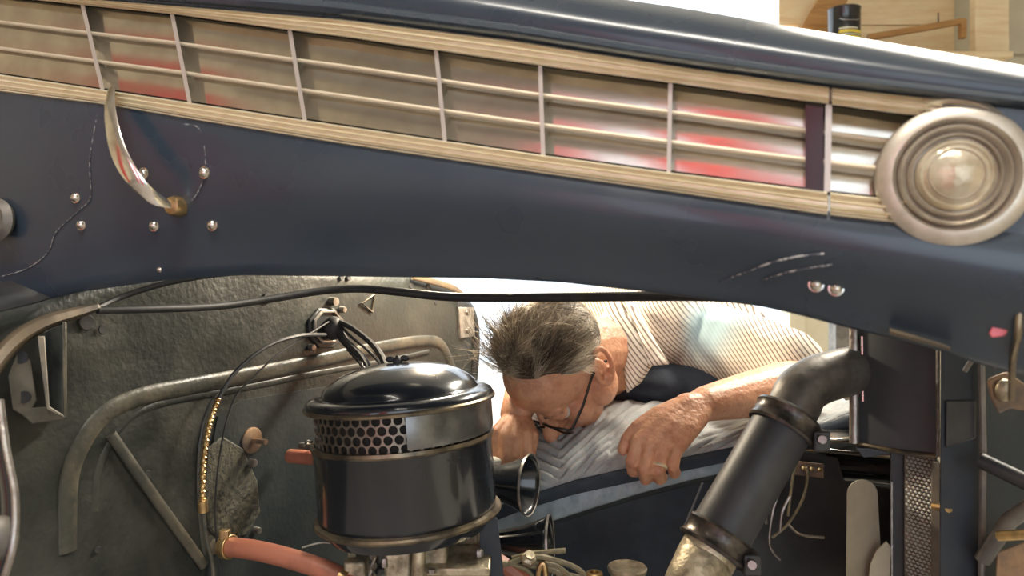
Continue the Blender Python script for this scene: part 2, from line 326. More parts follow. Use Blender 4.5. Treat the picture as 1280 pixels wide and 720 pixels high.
# upper shell, curving back
rows = []
prof = [(0, 0, .002), (.06, 0, .004), (.10, 0, .010), (.16, 0, .012), (.22, .0, .010), (.26, .001, .003), (.45, 0, .004), (.62, 0, .001), (.76, 0, -.005)]
for v, back, o in prof: rows.append([HP(x, lerp(yT(x), yS(x), v), o) for x in xs(-160, 1500)])
for k in range(1, 11):
    ph = math.pi/2*k/10; v = .76+.24*math.sin(ph); d = .022*(1-math.cos(ph))+.009*math.sin(ph); rows.append([HP(x, lerp(yT(x), yS(x), v), -.005-d) for x in xs(-160, 1500)])
top = rows[-1]
for d in (.02, .08, .18, .3): rows.append([p+Vector((.34*d, .94*d, -.10*d-.35*d*d)) for p in top])
MB().grid(rows).build('top_panel', M['hood'], hood, sharp=50, solid=.003)
fl = [(0, .004), (.08, .008), (.16, .004), (.28, .005), (.36, .009), (.44, .005), (.56, .005), (.64, .009), (.72, .005), (.84, .004), (.92, .008), (1, .004)]
strip(-160, 1036, yT, yTb, fl, -.006).build('trim_rail', M['trim'], hood)
strip(1040, 1178, yT, yTb, fl, -.006).build('trim_rail', M['trim'], hood)
strip(-160, 1034, yBt, yBb, fl, -.006).build('trim_rail', M['trim'], hood)
strip(1038, 1135, yBt, yBb, fl, -.006).build('trim_rail', M['trim'], hood)
strip(-160, 1150, lambda x: yTb(x)-4, lambda x: yBt(x)+4, [(0, -.020), (1, -.020)], -.026).build('backing_plate', M['black'], hood)
strip(1146, 1500, lambda x: yT(x)-1, lambda x: yBb(x)+3, [(0, .002), (.25, .000), (.5, -.003), (.75, .000), (1, .003)], -.010).build('nose_panel', M['hood'], hood)
DV = [(-150, -50), (103, 128), (215, 237), (362, 381), (545, 556), (675, 679), (838, 836), (1036, 1034), (1150, 1150)]
bot = [(0, 0)]
def dx(i, v): return lerp(DV[i][0], DV[i][1], v)
def cell(x, v): return lerp(yTb(x), yBt(x), v)
for i in range(len(DV)-1):
    rr = 3
    for k in range(rr):
        v0 = k/rr+.02; v1 = (k+1)/rr-.02; n = 7; rows = []
        for (v, o) in ((v0, -.0125), (lerp(v0, v1, .35), -.0110), (lerp(v0, v1, .7), -.0100), (v1, -.0098)):
            rows.append([HP(lerp(dx(i, v), dx(i+1, v), .005+.99*j/n), cell(lerp(dx(i, v), dx(i+1, v), j/n), v), o+.0004*math.sin(i*2+k+j*.6)) for j in range(n+1)])
        for (v, o) in ((v1, -.016), (v0, -.019)):
            rows.append([HP(lerp(dx(i, v), dx(i+1, v), .005+.99*j/n), cell(lerp(dx(i, v), dx(i+1, v), j/n), v), o) for j in range(n+1)])
        MB().grid(rows, True).build('louvre', M['pane'], hood)
    for k in (1, 2):
        v = k/rr; hv = .022
        n = 8; pts = [HP(lerp(dx(i, v), dx(i+1, v), j/n), cell(lerp(dx(i, v), dx(i+1, v), j/n), v), -.004) for j in range(n+1)]
        MB().tube(pts, .0019, 8).build('louvre_bar', M['bar'], hood)
for i in range(1, len(DV)-1):
    rows = []
    n = 5; wv = 2.6 if i < 7 else 4
    for (o, s_) in ((.003, -wv), (.003, wv), (-.018, wv), (-.018, -wv)):
        rows.append([HP(dx(i, j/n)+s_, cell(dx(i, j/n), j/n), o) for j in range(n+1)])
    MB().grid(rows, True).build('divider', M['fin'], hood)
rows = []
for (o, s_) in ((.001, -13), (.001, 9), (-.018, 9), (-.018, -13)):
    rows.append([HP(1020+s_, cell(1020, j/4), o) for j in range(5)])
MB().grid(rows, True).build('divider', M['black'], hood)
# round medallion at the right end
nrm = Vector((-.345, -.938, 0)); ec = HP(1192, 220, .004)
MB().lathe([(.002, -.01), (.0445, -.01), (.0455, -.002), (.0445, .004), (.040, .0075), (.036, .008), (.034, .004), (.0325, .001), (.0315, .006), (.0300, .008), (.0285, .004), (.0270, .002), (.0262, .006), (.0245, .009), (.0235, .004), (.002, .003)], ec, nrm, 64).build('medallion_ring', M['ring'], hood); med = bpy.context.scene.objects['medallion_ring']
MB().lathe([(.0235, .003), (.0225, .0065), (.020, .009), (.0185, .0075), (.0170, .0085), (.012, .0115), (.006, .013), (.0005, .0135)], ec, nrm, 48).build('medallion_lens', M['lens'], med)
MB().lathe([(.0165, .0085), (.0155, .0105), (.0145, .0090)], ec, nrm, 40, cap=False).build('relief_ring', M['ring'], med)
rows = []
for (q, o) in ((92, -.004), (92, .005), (98, .008), (104, .005), (104, -.004)):
    rows.append([HP(1190+q*math.cos(a_)*.97, 222+q*math.sin(a_), o) for a_ in [math.radians(-112+10*j) for j in range(13)]])
MB().grid(rows, True).build('end_trim', M['trim'], hood)
# hood handle: bent chrome strip with a round seat
hp = spline([HP(139, 110, .012), HP(137, 140, .035), HP(146, 185, .048), HP(166, 222, .045), HP(190, 246, .030), HP(216, 257, .010)], 7)
MB().tube(hp, lambda t: .0024+.0068*math.sin(math.pi*min(1, .12+t*.88))**.8, 12, flat=.22, up=(-.5, -.8, .35)).build('handle', M['chrome'], hood); hdl = bpy.context.scene.objects['handle']
MB().lathe([(.0095, -.004), (.0095, .004), (.008, .008), (.004, .0095), (.0005, .010)], HP(222, 258, .0), nrm, 24).build('handle_seat', M['brass'], hdl)
for px, py in ((180, 217), (256, 216), (193, 282), (266, 281), (95, 247), (102, 281), (1020, 356), (1045, 361), (200, 337)):
    f_ = (py-yBb(px))/(yE(px)-yBb(px)); q = .0048*(1 if px < 600 else .9)*(.5 if px == 200 else 1)
    c_ = HP(px, py, lowoff(max(0, f_))-.001)
    MB().lathe([(q*1.25, 0), (q*1.2, .001), (q*.95, .0012), (q*.9, q*.5), (q*.6, q*.85), (q*.1, q*1.0)], c_, nrm, 16).build('bolt', M['chrome'], hood)
# paint scratches: thin raised bare-metal scrapes
M['scrape'] = mat('bare_scraped_paint', (.45, .46, .46), .5, metal=.4, col2=(.06, .07, .09), scale=220, lo=.45, hi=.5)
def hv(px, py, e=.0006): return HP(px, py, lowoff((py-yBb(px))/(yE(px)-yBb(px)))+e)
for pts in (((899, 353), (930, 341), (965, 328), (1000, 320), (1030, 317)), ((952, 351), (985, 340), (1040, 331)), ((120, 150), (112, 200), (113, 245), (100, 262), (70, 290), (60, 315), (35, 335), (0, 346)), ((228, 155), (250, 162), (257, 205), (250, 235), (240, 250))):
    q = .0008 if pts[0][0] > 500 else .0005
    MB().tube(spline([hv(x, y) for x, y in pts], 5), q, 6, flat=.3, up=nrm).build('scratch', M['scrape'], hood)
strip(1112, 1188, lambda x: yE(x)-9+(x-1112)*.03, lambda x: yE(x)-1, [(0, -.015), (.5, -.010), (1, -.015)], -.022).build('edge_moulding', M['tan'], hood)

# ---------------------------------------------------------------- firewall
def FY(px, off=0):
    kx = (px-640)/F; t = (-.5-.75*kx)/(.85*kx-.42); return .75+.85*t-off
fn = Vector((.896, -.443, 0))
def FP(px, py, off=0): return P(px, py, FY(px))+fn*off
fw = thing('firewall', FP(300, 720), 'dusty olive-grey sheet metal firewall with pressed ribs left of the air cleaner', 'firewall')
ftop = cv([(-220, 450), (0, 390), (50, 378), (120, 352), (200, 330), (300, 318), (480, 335), (520, 343), (560, 358), (580, 375), (592, 400), (597, 440)])
rows = []
fx = xs(-220, 588, 12)
for j in range(25):
    v = j/24; rows.append([FP(x, lerp(ftop(x), 900, v), .0025*noise.noise(Vector((x*.01, v*7, 0)))) for x in fx])
MB().grid(rows).build('panel', M['fire'], fw, solid=.003)
def frib(pts, r, m=M['rib'], name='pressed_rib', flat=.55, n=7):
    return MB().tube(spline([FP(x, y, o) for x, y, o in pts], n), r, 12, flat=flat, up=fn).build(name, m, fw)
frib([(84, 690, .0), (84, 610, .002), (96, 565, .002), (125, 522, .002), (170, 497, .002), (240, 482, .002), (330, 465, .002), (400, 450, .002), (480, 433, .002), (530, 426, .002), (552, 432, .001), (566, 462, 0)], .011, flat=.38)
frib([(118, 640, 0), (122, 590, .001), (150, 535, .001), (200, 505, .001), (300, 486, .001), (400, 466, .001), (480, 452, .001), (535, 440, .001)], .005, m=M['fire'], flat=.4)
frib([(258, 700, 0), (250, 640, .001), (250, 560, .002), (262, 510, .002), (285, 480, .000), (300, 468, -.006)], .005)
frib([(510, 345, .01), (535, 352, .012), (560, 360, .012), (572, 368, .01)], .007, m=M['tan'], name='top_flange')
frib([(135, 542, .004), (190, 622, .006), (252, 706, .004)], .0065, m=M['rib'], name='diagonal_brace', flat=.8)
cx_ = xs(-220, 515, 24)
MB().grid([[FP(x, ftop(x), -.002) for x in cx_], [FP(x, ftop(x), -.05)+Vector((0, 0, .02)) for x in cx_], [FP(x, ftop(x), -.45)+Vector((0, 0, .04)) for x in cx_]]).build('cowl_top', M['satin'], fw, solid=.003)
# dark recess plate of the lower right
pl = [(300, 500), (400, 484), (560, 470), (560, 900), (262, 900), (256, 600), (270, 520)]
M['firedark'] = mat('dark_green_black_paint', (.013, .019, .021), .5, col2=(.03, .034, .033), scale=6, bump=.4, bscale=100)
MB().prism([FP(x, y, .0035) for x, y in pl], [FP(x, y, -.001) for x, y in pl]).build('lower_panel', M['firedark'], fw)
blob = [(256, 560), (275, 545), (300, 560), (318, 600), (322, 640), (305, 668), (275, 678), (258, 660), (252, 610)]
MB().prism([FP(x, y, .006) for x, y in blob], [FP(x, y, .001) for x, y in blob]).build('sound_deadener', mat('pitted_tar_grey', (.085, .08, .055), .7, col2=(.02, .02, .018), scale=150, bump=1, bscale=160), fw, bevel=.002)
# round disc, studs, holes
def fdisc(px, py, r, h, m, name, seg=20): return MB().lathe([(r, 0), (r, h*.7), (r*.85, h), (.0005, h)], FP(px, py, .003), fn, seg).build(name, m, fw)
fdisc(312, 550, .018, .004, M['rust'], 'washer'); MB().tube([FP(312, 550, .005), FP(312, 550, .03)], .004, 8).build('stud', M['rust'], fw)
for px, py, r in ((310, 578, .006), (312, 633, .004), (316, 662, .005), (158, 368, .0)):
    if r: fdisc(px, py, r, .01, M['steel'], 'stud', 10)
for px, py, r in ((106, 403, .009), (126, 412, .0055), (332, 373, .008), (182, 592, .0045), (120, 687, .004), (425, 347, .005), (434, 347, .005), (512, 357, .006), (533, 358, .006), (543, 378, .005)):
    MB().lathe([(r, 0), (r*.9, .0012), (.0004, .0012)], FP(px, py, .0032), fn, 16).build('hole_plug', M['rubber'], fw)
# triangular embossed tab
tri = [(449, 379), (465, 369), (463, 390)]
MB().tube([FP(x, y, .004) for x, y in tri], .0022, 6, closed=True).build('triangle_emboss', M['tan'], fw)
MB().tube([FP(413, 377, .0), FP(413, 377, .012)], .007, 14).build('drain_tube', M['steel'], fw)
# grommet plate with wiring boot
def oct_(cx, cy, rx, ry, o): return [FP(cx+rx*math.cos(a_)*(1 if abs(math.cos(a_)) < .9 else .95), cy+ry*math.sin(a_), o) for a_ in [math.pi/8+k*math.pi/4 for k in range(8)]]
MB().prism(oct_(405, 410, 25, 27, .006), oct_(405, 410, 25, 27, 0)).build('grommet_plate', M['satin'], fw, bevel=.002); gpl = bpy.context.scene.objects['grommet_plate']
MB().tube(oct_(405, 408, 19, 20, .008), .0028, 8, closed=True).build('grommet_ring', M['steel'], gpl)
MB().ellip(FP(407, 410, .016), (.016, .016, .019)).build('rubber_boot', M['rubber'], gpl)
for px, py in ((385, 434), (424, 387)): fdisc(px, py, .0055, .009, M['steel'], 'screw', 8)
# right end bracket
br = [(570, 384), (588, 384), (590, 420), (572, 423)]
MB().prism([FP(x, y, .008) for x, y in br], [FP(x, y, 0) for x, y in br]).build('hinge_plate', M['steel'], fw, bevel=.001); hpl = bpy.context.scene.objects['hinge_plate']
for py in (390, 413): MB().lathe([(.007, 0), (.006, .005), (.002, .005), (.002, .002), (.0004, .002)], FP(580, py, .008), fn, 14).build('rivet', M['steel'], hpl)
MB().tube(spline([FP(570, 376, -.01), FP(590, 382, -.012), FP(598, 405, -.012), FP(599, 440, -.012), FP(596, 480, -.012)], 6), .022, 12, flat=.5).build('pillar_edge', M['satin'], fw)
# cowl weatherstrip arc on the left and bracket under it
cw = thing('cowl_flange', P(60, 400, .74), 'tan curved metal flange arcing up at far left beneath the hood', 'flange')
c_ = [(-60, 560), (-20, 478), (15, 430), (55, 404), (100, 390), (124, 383)]
rows = []
for wdt, o in ((15, 0), (6, -.012), (-6, -.013), (-15, .0)):
    rows.append([P(x+.35*wdt*(1-i/6)*(-1), y-wdt*(1-.16*i)*.9, FY(x)-.03+o) for i, (x, y) in enumerate(c_)])
ri = []
for r_ in rows: ri.append(spline(r_, 5))
MB().grid(ri).build('flange_strip', M['tan'], cw, solid=.004)
MB().tube(spline([P(120, 386, .80), P(150, 372, .83), P(200, 356, .86), P(250, 346, .89), P(292, 341, .92)], 6), .0035, 8).build('edge_bead', M['satin'], cw)
bk = thing('cowl_bracket', FP(45, 520, .02), 'pale U-shaped steel bracket with two holes at far left', 'bracket')
def bpoly(pts, Y0, th, nm, m): return MB().prism([P(x, y, FY(x)-Y0) for x, y in pts], [P(x, y, FY(x)-Y0+th) for x, y in pts]).build(nm, m, bk, bevel=.001)
M['palemet'] = mat('pale_dusty_metal', (.20, .18, .15), .5, metal=.2, col2=(.10, .095, .085), scale=16, bump=.4)
bpoly([(10, 470), (22, 440), (38, 450), (46, 500), (34, 522), (16, 512)], .03, .004, 'lug_plate', M['palemet'])
bpoly([(47, 420), (56, 420), (62, 508), (82, 520), (82, 524), (58, 512)], .045, .004, 'channel_wall', M['palemet'])
bpoly([(78, 402), (83, 402), (84, 524), (79, 522)], .045, .03, 'channel_wall', M['rib'])
bpoly([(55, 415), (80, 402), (80, 520), (61, 508)], .012, .004, 'channel_back', M['firedark'])
bpoly([(20, 512), (60, 508), (82, 524), (40, 530)], .03, .02, 'foot', M['palemet'])
for (x, y) in ((27, 447), (31, 496)): MB().lathe([(.006, 0), (.006, .003), (.0004, .003)], P(x, y, FY(x)-.03)+Vector((0, 0, 0)), (.3, -1, 0), 14).build('hole_plug', M['rubber'], bk)
# near rounded black shell far left
nl = thing('fender_shell', P(-10, 720, .52), 'black rounded fender edge with chrome bead at lower left corner', 'fender')
MB().tube(spline([P(0, 500, .56), P(8, 560, .55), P(19, 620, .54), P(17, 680, .53), P(0, 740, .53)], 6), .0025, 8).build('chrome_bead', M['steel'], nl)
MB().grid([spline([P(x-q, y, Y+q*.002) for x, y, Y in ((-2, 500, .56), (6, 560, .55), (16, 620, .54), (14, 680, .53), (-3, 740, .53))], 6) for q in (0, 15, 40, 120)]).build('shell', M['black'], nl, solid=.003)
MB().ellip(P(2, 672, .535), (.011, .01, .016)).build('mounting_lug', M['palemet'], nl)
MB().lathe([(.001, 0), (.020, .0), (.022, .004), (.016, .010), (.012, .008), (.001, .004)], HP(2, 275, .0), nrm, 30).build('lock_ring', M['palemet'], hood)

# support rod across the top
rodp = spline([P(122, 388, .79), P(200, 386, .85), P(270, 383, .92), (P(330, 375, .98)), P(400, 364, 1.04), P(450, 361, 1.06), P(500, 365, 1.06), P(560, 371, 1.06), P(640, 372, 1.04), P(760, 371, .98), P(862, 370, .90), P(960, 372, .82)], 6)
rod = thing('hood_support_rod', rodp[0], 'long dark support rod running across below the hood edge', 'rod')
MB().tube(rodp, lambda t: .0042+.0024*min(1, t*1.6), 10).build('rod', M['rubber'], rod)

# cables on the firewall
def cable(name, pts, r, m, label, cat='cable', group=None, parent=None, seg=8, n=8):
    o = MB().tube(spline(pts, n), r, seg).build(name, m, parent)
    if not parent: tag(o, label, cat, group)
    return o
sc_ = thing('speedometer_cable', FP(236, 720, .03), 'armoured brass-coloured cable looping down the firewall from the grommet', 'cable')
MB().tube(spline([FP(394, 418, .02), FP(350, 419, .035), FP(310, 432, .035), FP(275, 462, .03), FP(252, 496, .03)], 8), .0028, 8).build('sheath', M['satin'], sc_)
arm = spline([FP(252, 496, .03), FP(240, 530, .03), FP(233, 575, .03), FP(232, 622, .03)], 22)
MB().tube(arm, lambda t: .0034+.0010*math.sin(t*2*math.pi*26), 8).build('armour', M['brass'], sc_)
MB().tube([FP(232, 622, .03), FP(233, 636, .03)], .006, 10).build('coupling', M['brass'], sc_)
MB().tube(spline([FP(233, 636, .03), FP(237, 670, .03), FP(246, 710, .03), FP(240, 760, .03)], 6), .0028, 8).build('lower_sheath', M['rib'], sc_)
cable('thin_wire', [FP(398, 402, .02), FP(370, 415, .03), FP(330, 440, .03), FP(300, 470, .025), FP(278, 500, .02), FP(262, 560, .02), FP(255, 640, .02), FP(262, 720, .02)], .0013, M['rubber'], 'thin black wire from the grommet down to the pitted patch', 'wire', 'thin wires from the firewall grommet')
cable('battery_cable', [FP(408, 402, .025), P(440, 410, 1.14), P(465, 430, 1.10), P(480, 452, 1.05), P(492, 490, 1.0)], .0048, M['rubber'], 'uppermost thick black cable arching from grommet to air cleaner', 'cable', 'thick cables from the firewall grommet')
cable('battery_cable', [FP(408, 410, .025), P(430, 425, 1.14), P(452, 448, 1.08), P(470, 480, 1.03)], .0068, M['rubber'], 'thickest black cable running straight from grommet behind air cleaner', 'cable', 'thick cables from the firewall grommet')
cable('thin_wire', [FP(408, 408, .03), P(438, 420, 1.13), P(462, 440, 1.08), P(476, 458, 1.04), P(484, 490, 1.0)], .0022, M['rubber'], 'thin black wire between the two thick cables at the grommet', 'wire', 'thin wires from the firewall grommet')
zz = spline([FP(415, 420, .025), P(435, 436, 1.12), P(452, 456, 1.06), P(462, 480, 1.02)], 14)
tag(MB().tube(zz, lambda t: .0026+.0008*math.sin(t*180), 8).build('ribbed_cable', M['rubber']), 'ribbed black cable lowest of the bunch from the grommet', 'cable')

# red hoses
rh = thing('heater_hose', P(350, 705, 1.0), 'red-brown heater hose with clamp at the bottom left', 'hose')
rp = spline([P(282, 683, .955), P(320, 688, .935), P(365, 699, .92), P(410, 714, .905), P(450, 735, .89)], 8)
MB().tube(rp, .0122, 16).build('rubber_tube', M['redhose'], rh)
MB().tube([P(280, 683, .956), P(289, 684, .951)], .0155, 16).build('hose_clamp', M['brass'], rh, bevel=.001)
MB().box(P(281, 668, .95), (.012, .01, .012)).build('clamp_screw', M['brass'], rh, bevel=.001)
MB().tube([P(268, 683, .97), P(284, 683, .955)], .010, 12).build('pipe_stub', M['dirty'], rh)
MB().tube([P(426, 722, .899), P(434, 727, .896)], .0155, 16).build('hose_clamp', M['brass'], rh)
r2 = thing('vacuum_hose', P(380, 572, 1.1), 'short dark red hose behind the left side of air cleaner', 'hose')
MB().tube(spline([P(362, 570, 1.065), P(385, 572, 1.05), P(420, 574, 1.03)], 5), .010, 12).build('rubber_tube', M['redhose'], r2)
MB().tube([P(376, 557, 1.05), P(396, 560, 1.03)], .005, 10).build('nipple', M['steel'], r2)
MB().tube([P(384, 556, 1.045), P(387, 557, 1.043)], .0075, 10).build('collar', M['chrome'], r2)

# ---------------------------------------------------------------- air cleaner
AC = Vector((P(511, 0, .93).x, .93, 0)); zf = H-.281; zr = H-.138
ac = thing('air_cleaner', (AC.x, AC.y, zf), 'round glossy black oil-bath air cleaner with perforated band, centre left', 'air cleaner')
ROT = Matrix.Translation(Vector((AC.x, AC.y, zf))) @ Matrix.Rotation(-math.radians(4.2), 4, 'Y') @ Matrix.Translation(-Vector((AC.x, AC.y, zf)))
def acb(mb, name, m, **k): return mb.xf(ROT).build(name, m, ac, **k)
Cb = (AC.x, AC.y, zf); hh = zr-zf
acb(MB().lathe([(.02, -.026), (.07, -.025), (.098, -.018), (.106, -.006), (.108, .004), (.110, .010), (.1105, .086), (.112, .090), (.112, .094), (.108, .096), (.02, .096)], Cb, seg=80), 'bowl', M['black'])
acb(MB().lathe([(.106, -.002), (.1130, -.003), (.1155, -.001), (.1162, .001), (.1150, .0035), (.109, .005)], Cb, seg=80, cap=False), 'bottom_flange', M['gold'])
acb(MB().lathe([(.108, .092), (.1115, .091), (.1135, .094), (.1125, .098), (.108, .098)], Cb, seg=80, cap=False), 'band_bead', M['gold'])
acb(MB().lathe([(.100, .096), (.100, .142)], Cb, seg=48, cap=False), 'filter_element', M['filter'])
# perforated band: hexagonal cells with round holes
mbp = MB(); rad = .1065; nx = 54; pitch = 2*math.pi*rad/nx; rh_ = pitch*.866; z0 = zf+.0965
ang0 = math.radians(-300)
for row in range(5):
    for k in range(nx):
        cx = (k+.5*(row % 2))*pitch; cz = z0+rh_*(row+.45)
        vo = []; vi = []
        for q in range(12):
            a_ = math.pi/6+q*math.pi/6
            ro = pitch/2/math.cos(((q+1) % 2)*0 if False else (abs(((q % 2))-0)*math.pi/6)) if True else 0
            ro = pitch*.5*(1.1547 if q % 2 == 0 else 1.0)
            vo.append((cx+ro*math.cos(a_), min(zf+.142, max(zf+.096, cz+ro*math.sin(a_))))); vi.append((cx+pitch*.43*math.cos(a_), min(zf+.142, max(zf+.096, cz+pitch*.43*math.sin(a_)))))
        def W(p, r=rad): a_ = p[0]/rad; return Vector((AC.x+r*math.cos(a_), AC.y+r*math.sin(a_), p[1]))
        vsn = [W(p) for p in vo]+[W(p) for p in vi]+[W(p, rad-.0022) for p in vi]
        fs = []
        for q in range(12):
            l = (q+1) % 12; fs += [(q, l, 12+l, 12+q), (12+q, 12+l, 24+l, 24+q)]
        mbp.add(vsn, fs)
o = acb(mbp, 'perforated_band', M['mesh'], sharp=30)
# plain shroud wrapped round the right half
acb(MB().lathe([(.1075, .100), (.1125, .1005), (.1135, .104), (.1135, .136), (.1125, .139), (.1075, .139)], Cb, seg=50, a0=math.radians(-79), a1=math.radians(100), cap=False), 'shroud_band', M['shroud'])
acb(MB().lathe([(.104, .138), (.115, .138), (.1165, .141), (.1165, .145), (.1135, .150), (.108, .1525), (.102, .153), (.098, .1535), (.096, .156), (.0945, .160), (.088, .1665), (.076, .1745), (.060, .181), (.040, .1855), (.018, .188), (.0005, .1885)], Cb, seg=80), 'lid', M['black'])
acb(MB().lathe([(.1145, .1375), (.1180, .1385), (.1185, .1415), (.1165, .1435), (.1135, .143)], Cb, seg=80, cap=False), 'lid_edge', M['gold'])
wn = MB().lathe([(.006, .187), (.006, .192), (.0035, .195), (.0005, .198)], Cb, seg=14)
for s_ in (-1, 1): wn.ellip((AC.x+s_*.009, AC.y, zf+.193), (.006, .0018, .004), nu=10, nv=6)
acb(wn, 'wing_nut', M['rubber'])

# ---------------------------------------------------------------- carburettor under it
cb = thing('carburettor', P(530, 735, .90), 'grimy gold-grey carburettor casting beneath the air cleaner', 'carburettor')
bx_, by_ = AC.x, AC.y
MB().lathe([(.030, -.085), (.030, -.05), (.036, -.045), (.036, -.012), (.030, -.008)], Cb, seg=32).build('throat', M['dirty'], cb)
MB().box((bx_+.032, by_-.035, zf-.036), (.040, .03, .042)).build('float_bowl', M['dirty'], cb, bevel=.004)
MB().box((bx_-.005, by_-.05, zf-.043), (.032, .02, .06)).build('choke_housing', M['dirty'], cb, bevel=.004)
MB().tube([(bx_+.022, by_-.062, zf-.010), (bx_+.018, by_-.066, zf-.08)], .008, 12).build('boss', M['dirty'], cb)
MB().box((bx_+.066, by_-.02, zf-.045), (.075, .085, .010), Matrix.Rotation(.15, 3, 'X')).build('flange_plate', M['dirty'], cb, bevel=.002)
MB().box((bx_+.066, by_-.02, zf-.062), (.070, .08, .014)).build('base', M['dirty'], cb, bevel=.003)
for (x, y, z, r, h) in ((-.012, -.062, -.022, .005, .008), (.045, -.055, -.02, .005, .01), (.036, -.065, -.05, .006, .006), (.09, -.045, -.038, .005, .008), (-.02, -.06, -.045, .004, .01), (.06, .0, -.02, .006, .02)):
    MB().lathe([(r, 0), (r, h*.8), (r*.7, h), (.0003, h)], (bx_+x, by_+y, zf+z), seg=6).build('screw', M['steel'], cb)
MB().tube([(bx_-.026, by_-.066, zf-.015), (bx_-.046, by_-.072, zf-.09)], .002, 8).build('link_rod', M['steel'], cb)
for k in range(4): MB().lathe([(.005, 0), (.005, .003), (.003, .003), (.003, .006)], (bx_-.033-.001*k, by_-.066, zf-.03-.012*k), (1, -.6, .3), 10).build('spring_seat', M['steel'], cb)
MB().box((bx_-.068, by_-.02, zf-.018), (.02, .008, .022)).box((bx_-.066, by_-.02, zf-.04), (.01, .008, .04)).build('lever', M['wire'], cb, bevel=.001)
MB().box((bx_-.060, by_-.025, zf-.062), (.026, .03, .03)).build('lever_base', M['dirty'], cb, bevel=.003)
MB().box((bx_-.05, by_+.0, zf-.045), (.02, .03, .07)).build('bracket', M['satin'], cb, bevel=.002)
MB().tube(spline([(bx_-.075, by_-.03, zf-.03), (bx_-.10, by_-.03, zf-.027), (bx_-.125, by_-.03, zf-.033)], 6), .0012, 6).build('choke_wire', M['steel'], cb)
for (x0_, y0_, x1_, y1_) in ((592, 655, 612, 690), (576, 670, 600, 672)):
    MB().tube([P(x0_, y0_, .93), P(x1_, y1_, .92)], .009, 12).build('arm', M['dirty'], cb)
# engine block below the frame line
en = thing('engine_block', (.15, 1.0, .35), 'dark engine block below the carburettor', 'engine')
Ra = Matrix.Rotation(-math.radians(24), 3, 'Z')
MB().box((.08, 1.0, .50), (.75, .26, .42), Ra).build('block', M['satin'], en, bevel=.02)
MB().box((.08, 1.0, .725), (.70, .16, .03), Ra).build('head_cover', M['bayblue'], en, bevel=.01)
# dark upright blade right of the carburettor
bl = [(600, 640), (622, 648), (634, 760), (598, 760)]
tag(MB().prism([P(x, y, .90) for x, y in bl], [P(x, y, .915) for x, y in bl]).build('engine_bracket', M['bayblue'], bevel=.001), 'dark upright flat bracket just right of the carburettor', 'bracket')
cable('coolant_pipe', [P(590, 685, .99), P(620, 700, .98), P(655, 725, .97), P(690, 760, .96)], .011, M['redhose'], 'red-brown pipe behind the dark bracket at bottom centre', 'pipe')

# ---------------------------------------------------------------- horns
def horn(name, mouth, Y, r, ax, label, L=.22):
    t = thing(name, mouth, label, 'horn', 'twin trumpet horns'); A = Vector(ax).normalized()
    pr = [(r, 0), (r*.93, .006), (r*.78, .02), (r*.62, .04), (r*.50, .065), (r*.43, .10), (r*.40, L)]
    MB().lathe([(q, -h) for q, h in pr], mouth, A, 40, cap=False).build('bell', M['black'], t, solid=.0015)
    MB().lathe([(r, .0), (r*1.03, .001), (r*1.03, -.002), (r, -.003)], mouth, A, 40, cap=False).build('rim', M['steel'], t)
    MB().lathe([(r*.92, -.007), (r*.76, -.021), (r*.6, -.041), (r*.38, -.066), (r*.1, -.075)], mouth, A, 36, cap=False).build('bell_lining', M['bellgold'], t)
    MB().lathe([(r*.4, -L), (r*.9, -L-.005), (r*.9, -L-.04), (r*.3, -L-.045)], mouth, A, 30).build('driver', M['black'], t)
horn('horn', P(662, 606, 1.03), 1.03, .041, (.94, -.36, .02), 'upper black trumpet horn with bright bell mouth near the hand')
horn('horn', P(688, 682, 1.02), 1.02, .040, (.985, -.17, .05), 'lower black trumpet horn with its bell just above the wires')

# ---------------------------------------------------------------- plug wires, cap, fitting
WY = .97
wires = [([(600, 726), (640, 703), (668, 696), (690, 699), (720, 710), (740, 728)], .0038), ([(640, 698), (665, 692), (685, 690), (707, 688)], .0036), ([(636, 712), (652, 708), (672, 709), (700, 716), (735, 724)], .0034), ([(672, 728), (674, 712), (680, 705), (683, 728)], .0036), ([(655, 702), (690, 706), (705, 714), (722, 730)], .0034), ([(684, 708), (696, 716), (706, 732)], .0034), ([(600, 700), (640, 706), (662, 716), (670, 740)], .0034)]
wl = ['outer arching spark plug wire beneath the lower horn', 'spark plug wire pointing right at the top of the bundle', 'flat running spark plug wire low in the bundle', 'bright looped spark plug wire bent over in the bundle', 'spark plug wire sloping right under the outer arch', 'short spark plug wire dropping right of the looped one', 'spark plug wire dropping left in the bundle']
for i, (pts, r) in enumerate(wires):
    cable('spark_plug_wire', [P(x, y, WY+.006*(i % 3)-.012*(k % 2)*0) for k, (x, y) in enumerate(pts)], r, M['wire'] if i != 3 else M['brass'], wl[i], 'wire', 'spark plug wires beside the carburettor')
ft = P(743, 716, WY)
tag(MB().lathe([(.011, -.03), (.011, -.001), (.010, .001), (.006, .001), (.0055, -.004), (.0003, -.004)], ft, seg=18).build('brass_fitting', M['brass']), 'small round brass fitting at the bottom edge near the wires', 'fitting')
cp = P(784, 711, .99)
fc = thing('filler_cap', cp-Vector((0, 0, .04)), 'round bronze-topped filler cap at the bottom centre right', 'cap')
MB().lathe([(.022, -.04), (.022, -.006), (.0255, -.004), (.0265, .001), (.025, .0035), (.023, .0025), (.0003, .0015)], cp, seg=40).build('cap_top', M['dirty'], fc)
nt_ = P(660, 700, .955)
tag(MB().lathe([(.010, 0), (.010, .006), (.0065, .009), (.0065, .014), (.0003, .014)], nt_, (.2, -.6, .7), 6).build('hex_nut', M['dirty']), 'grimy hexagonal nut nested among the spark plug wires', 'nut')

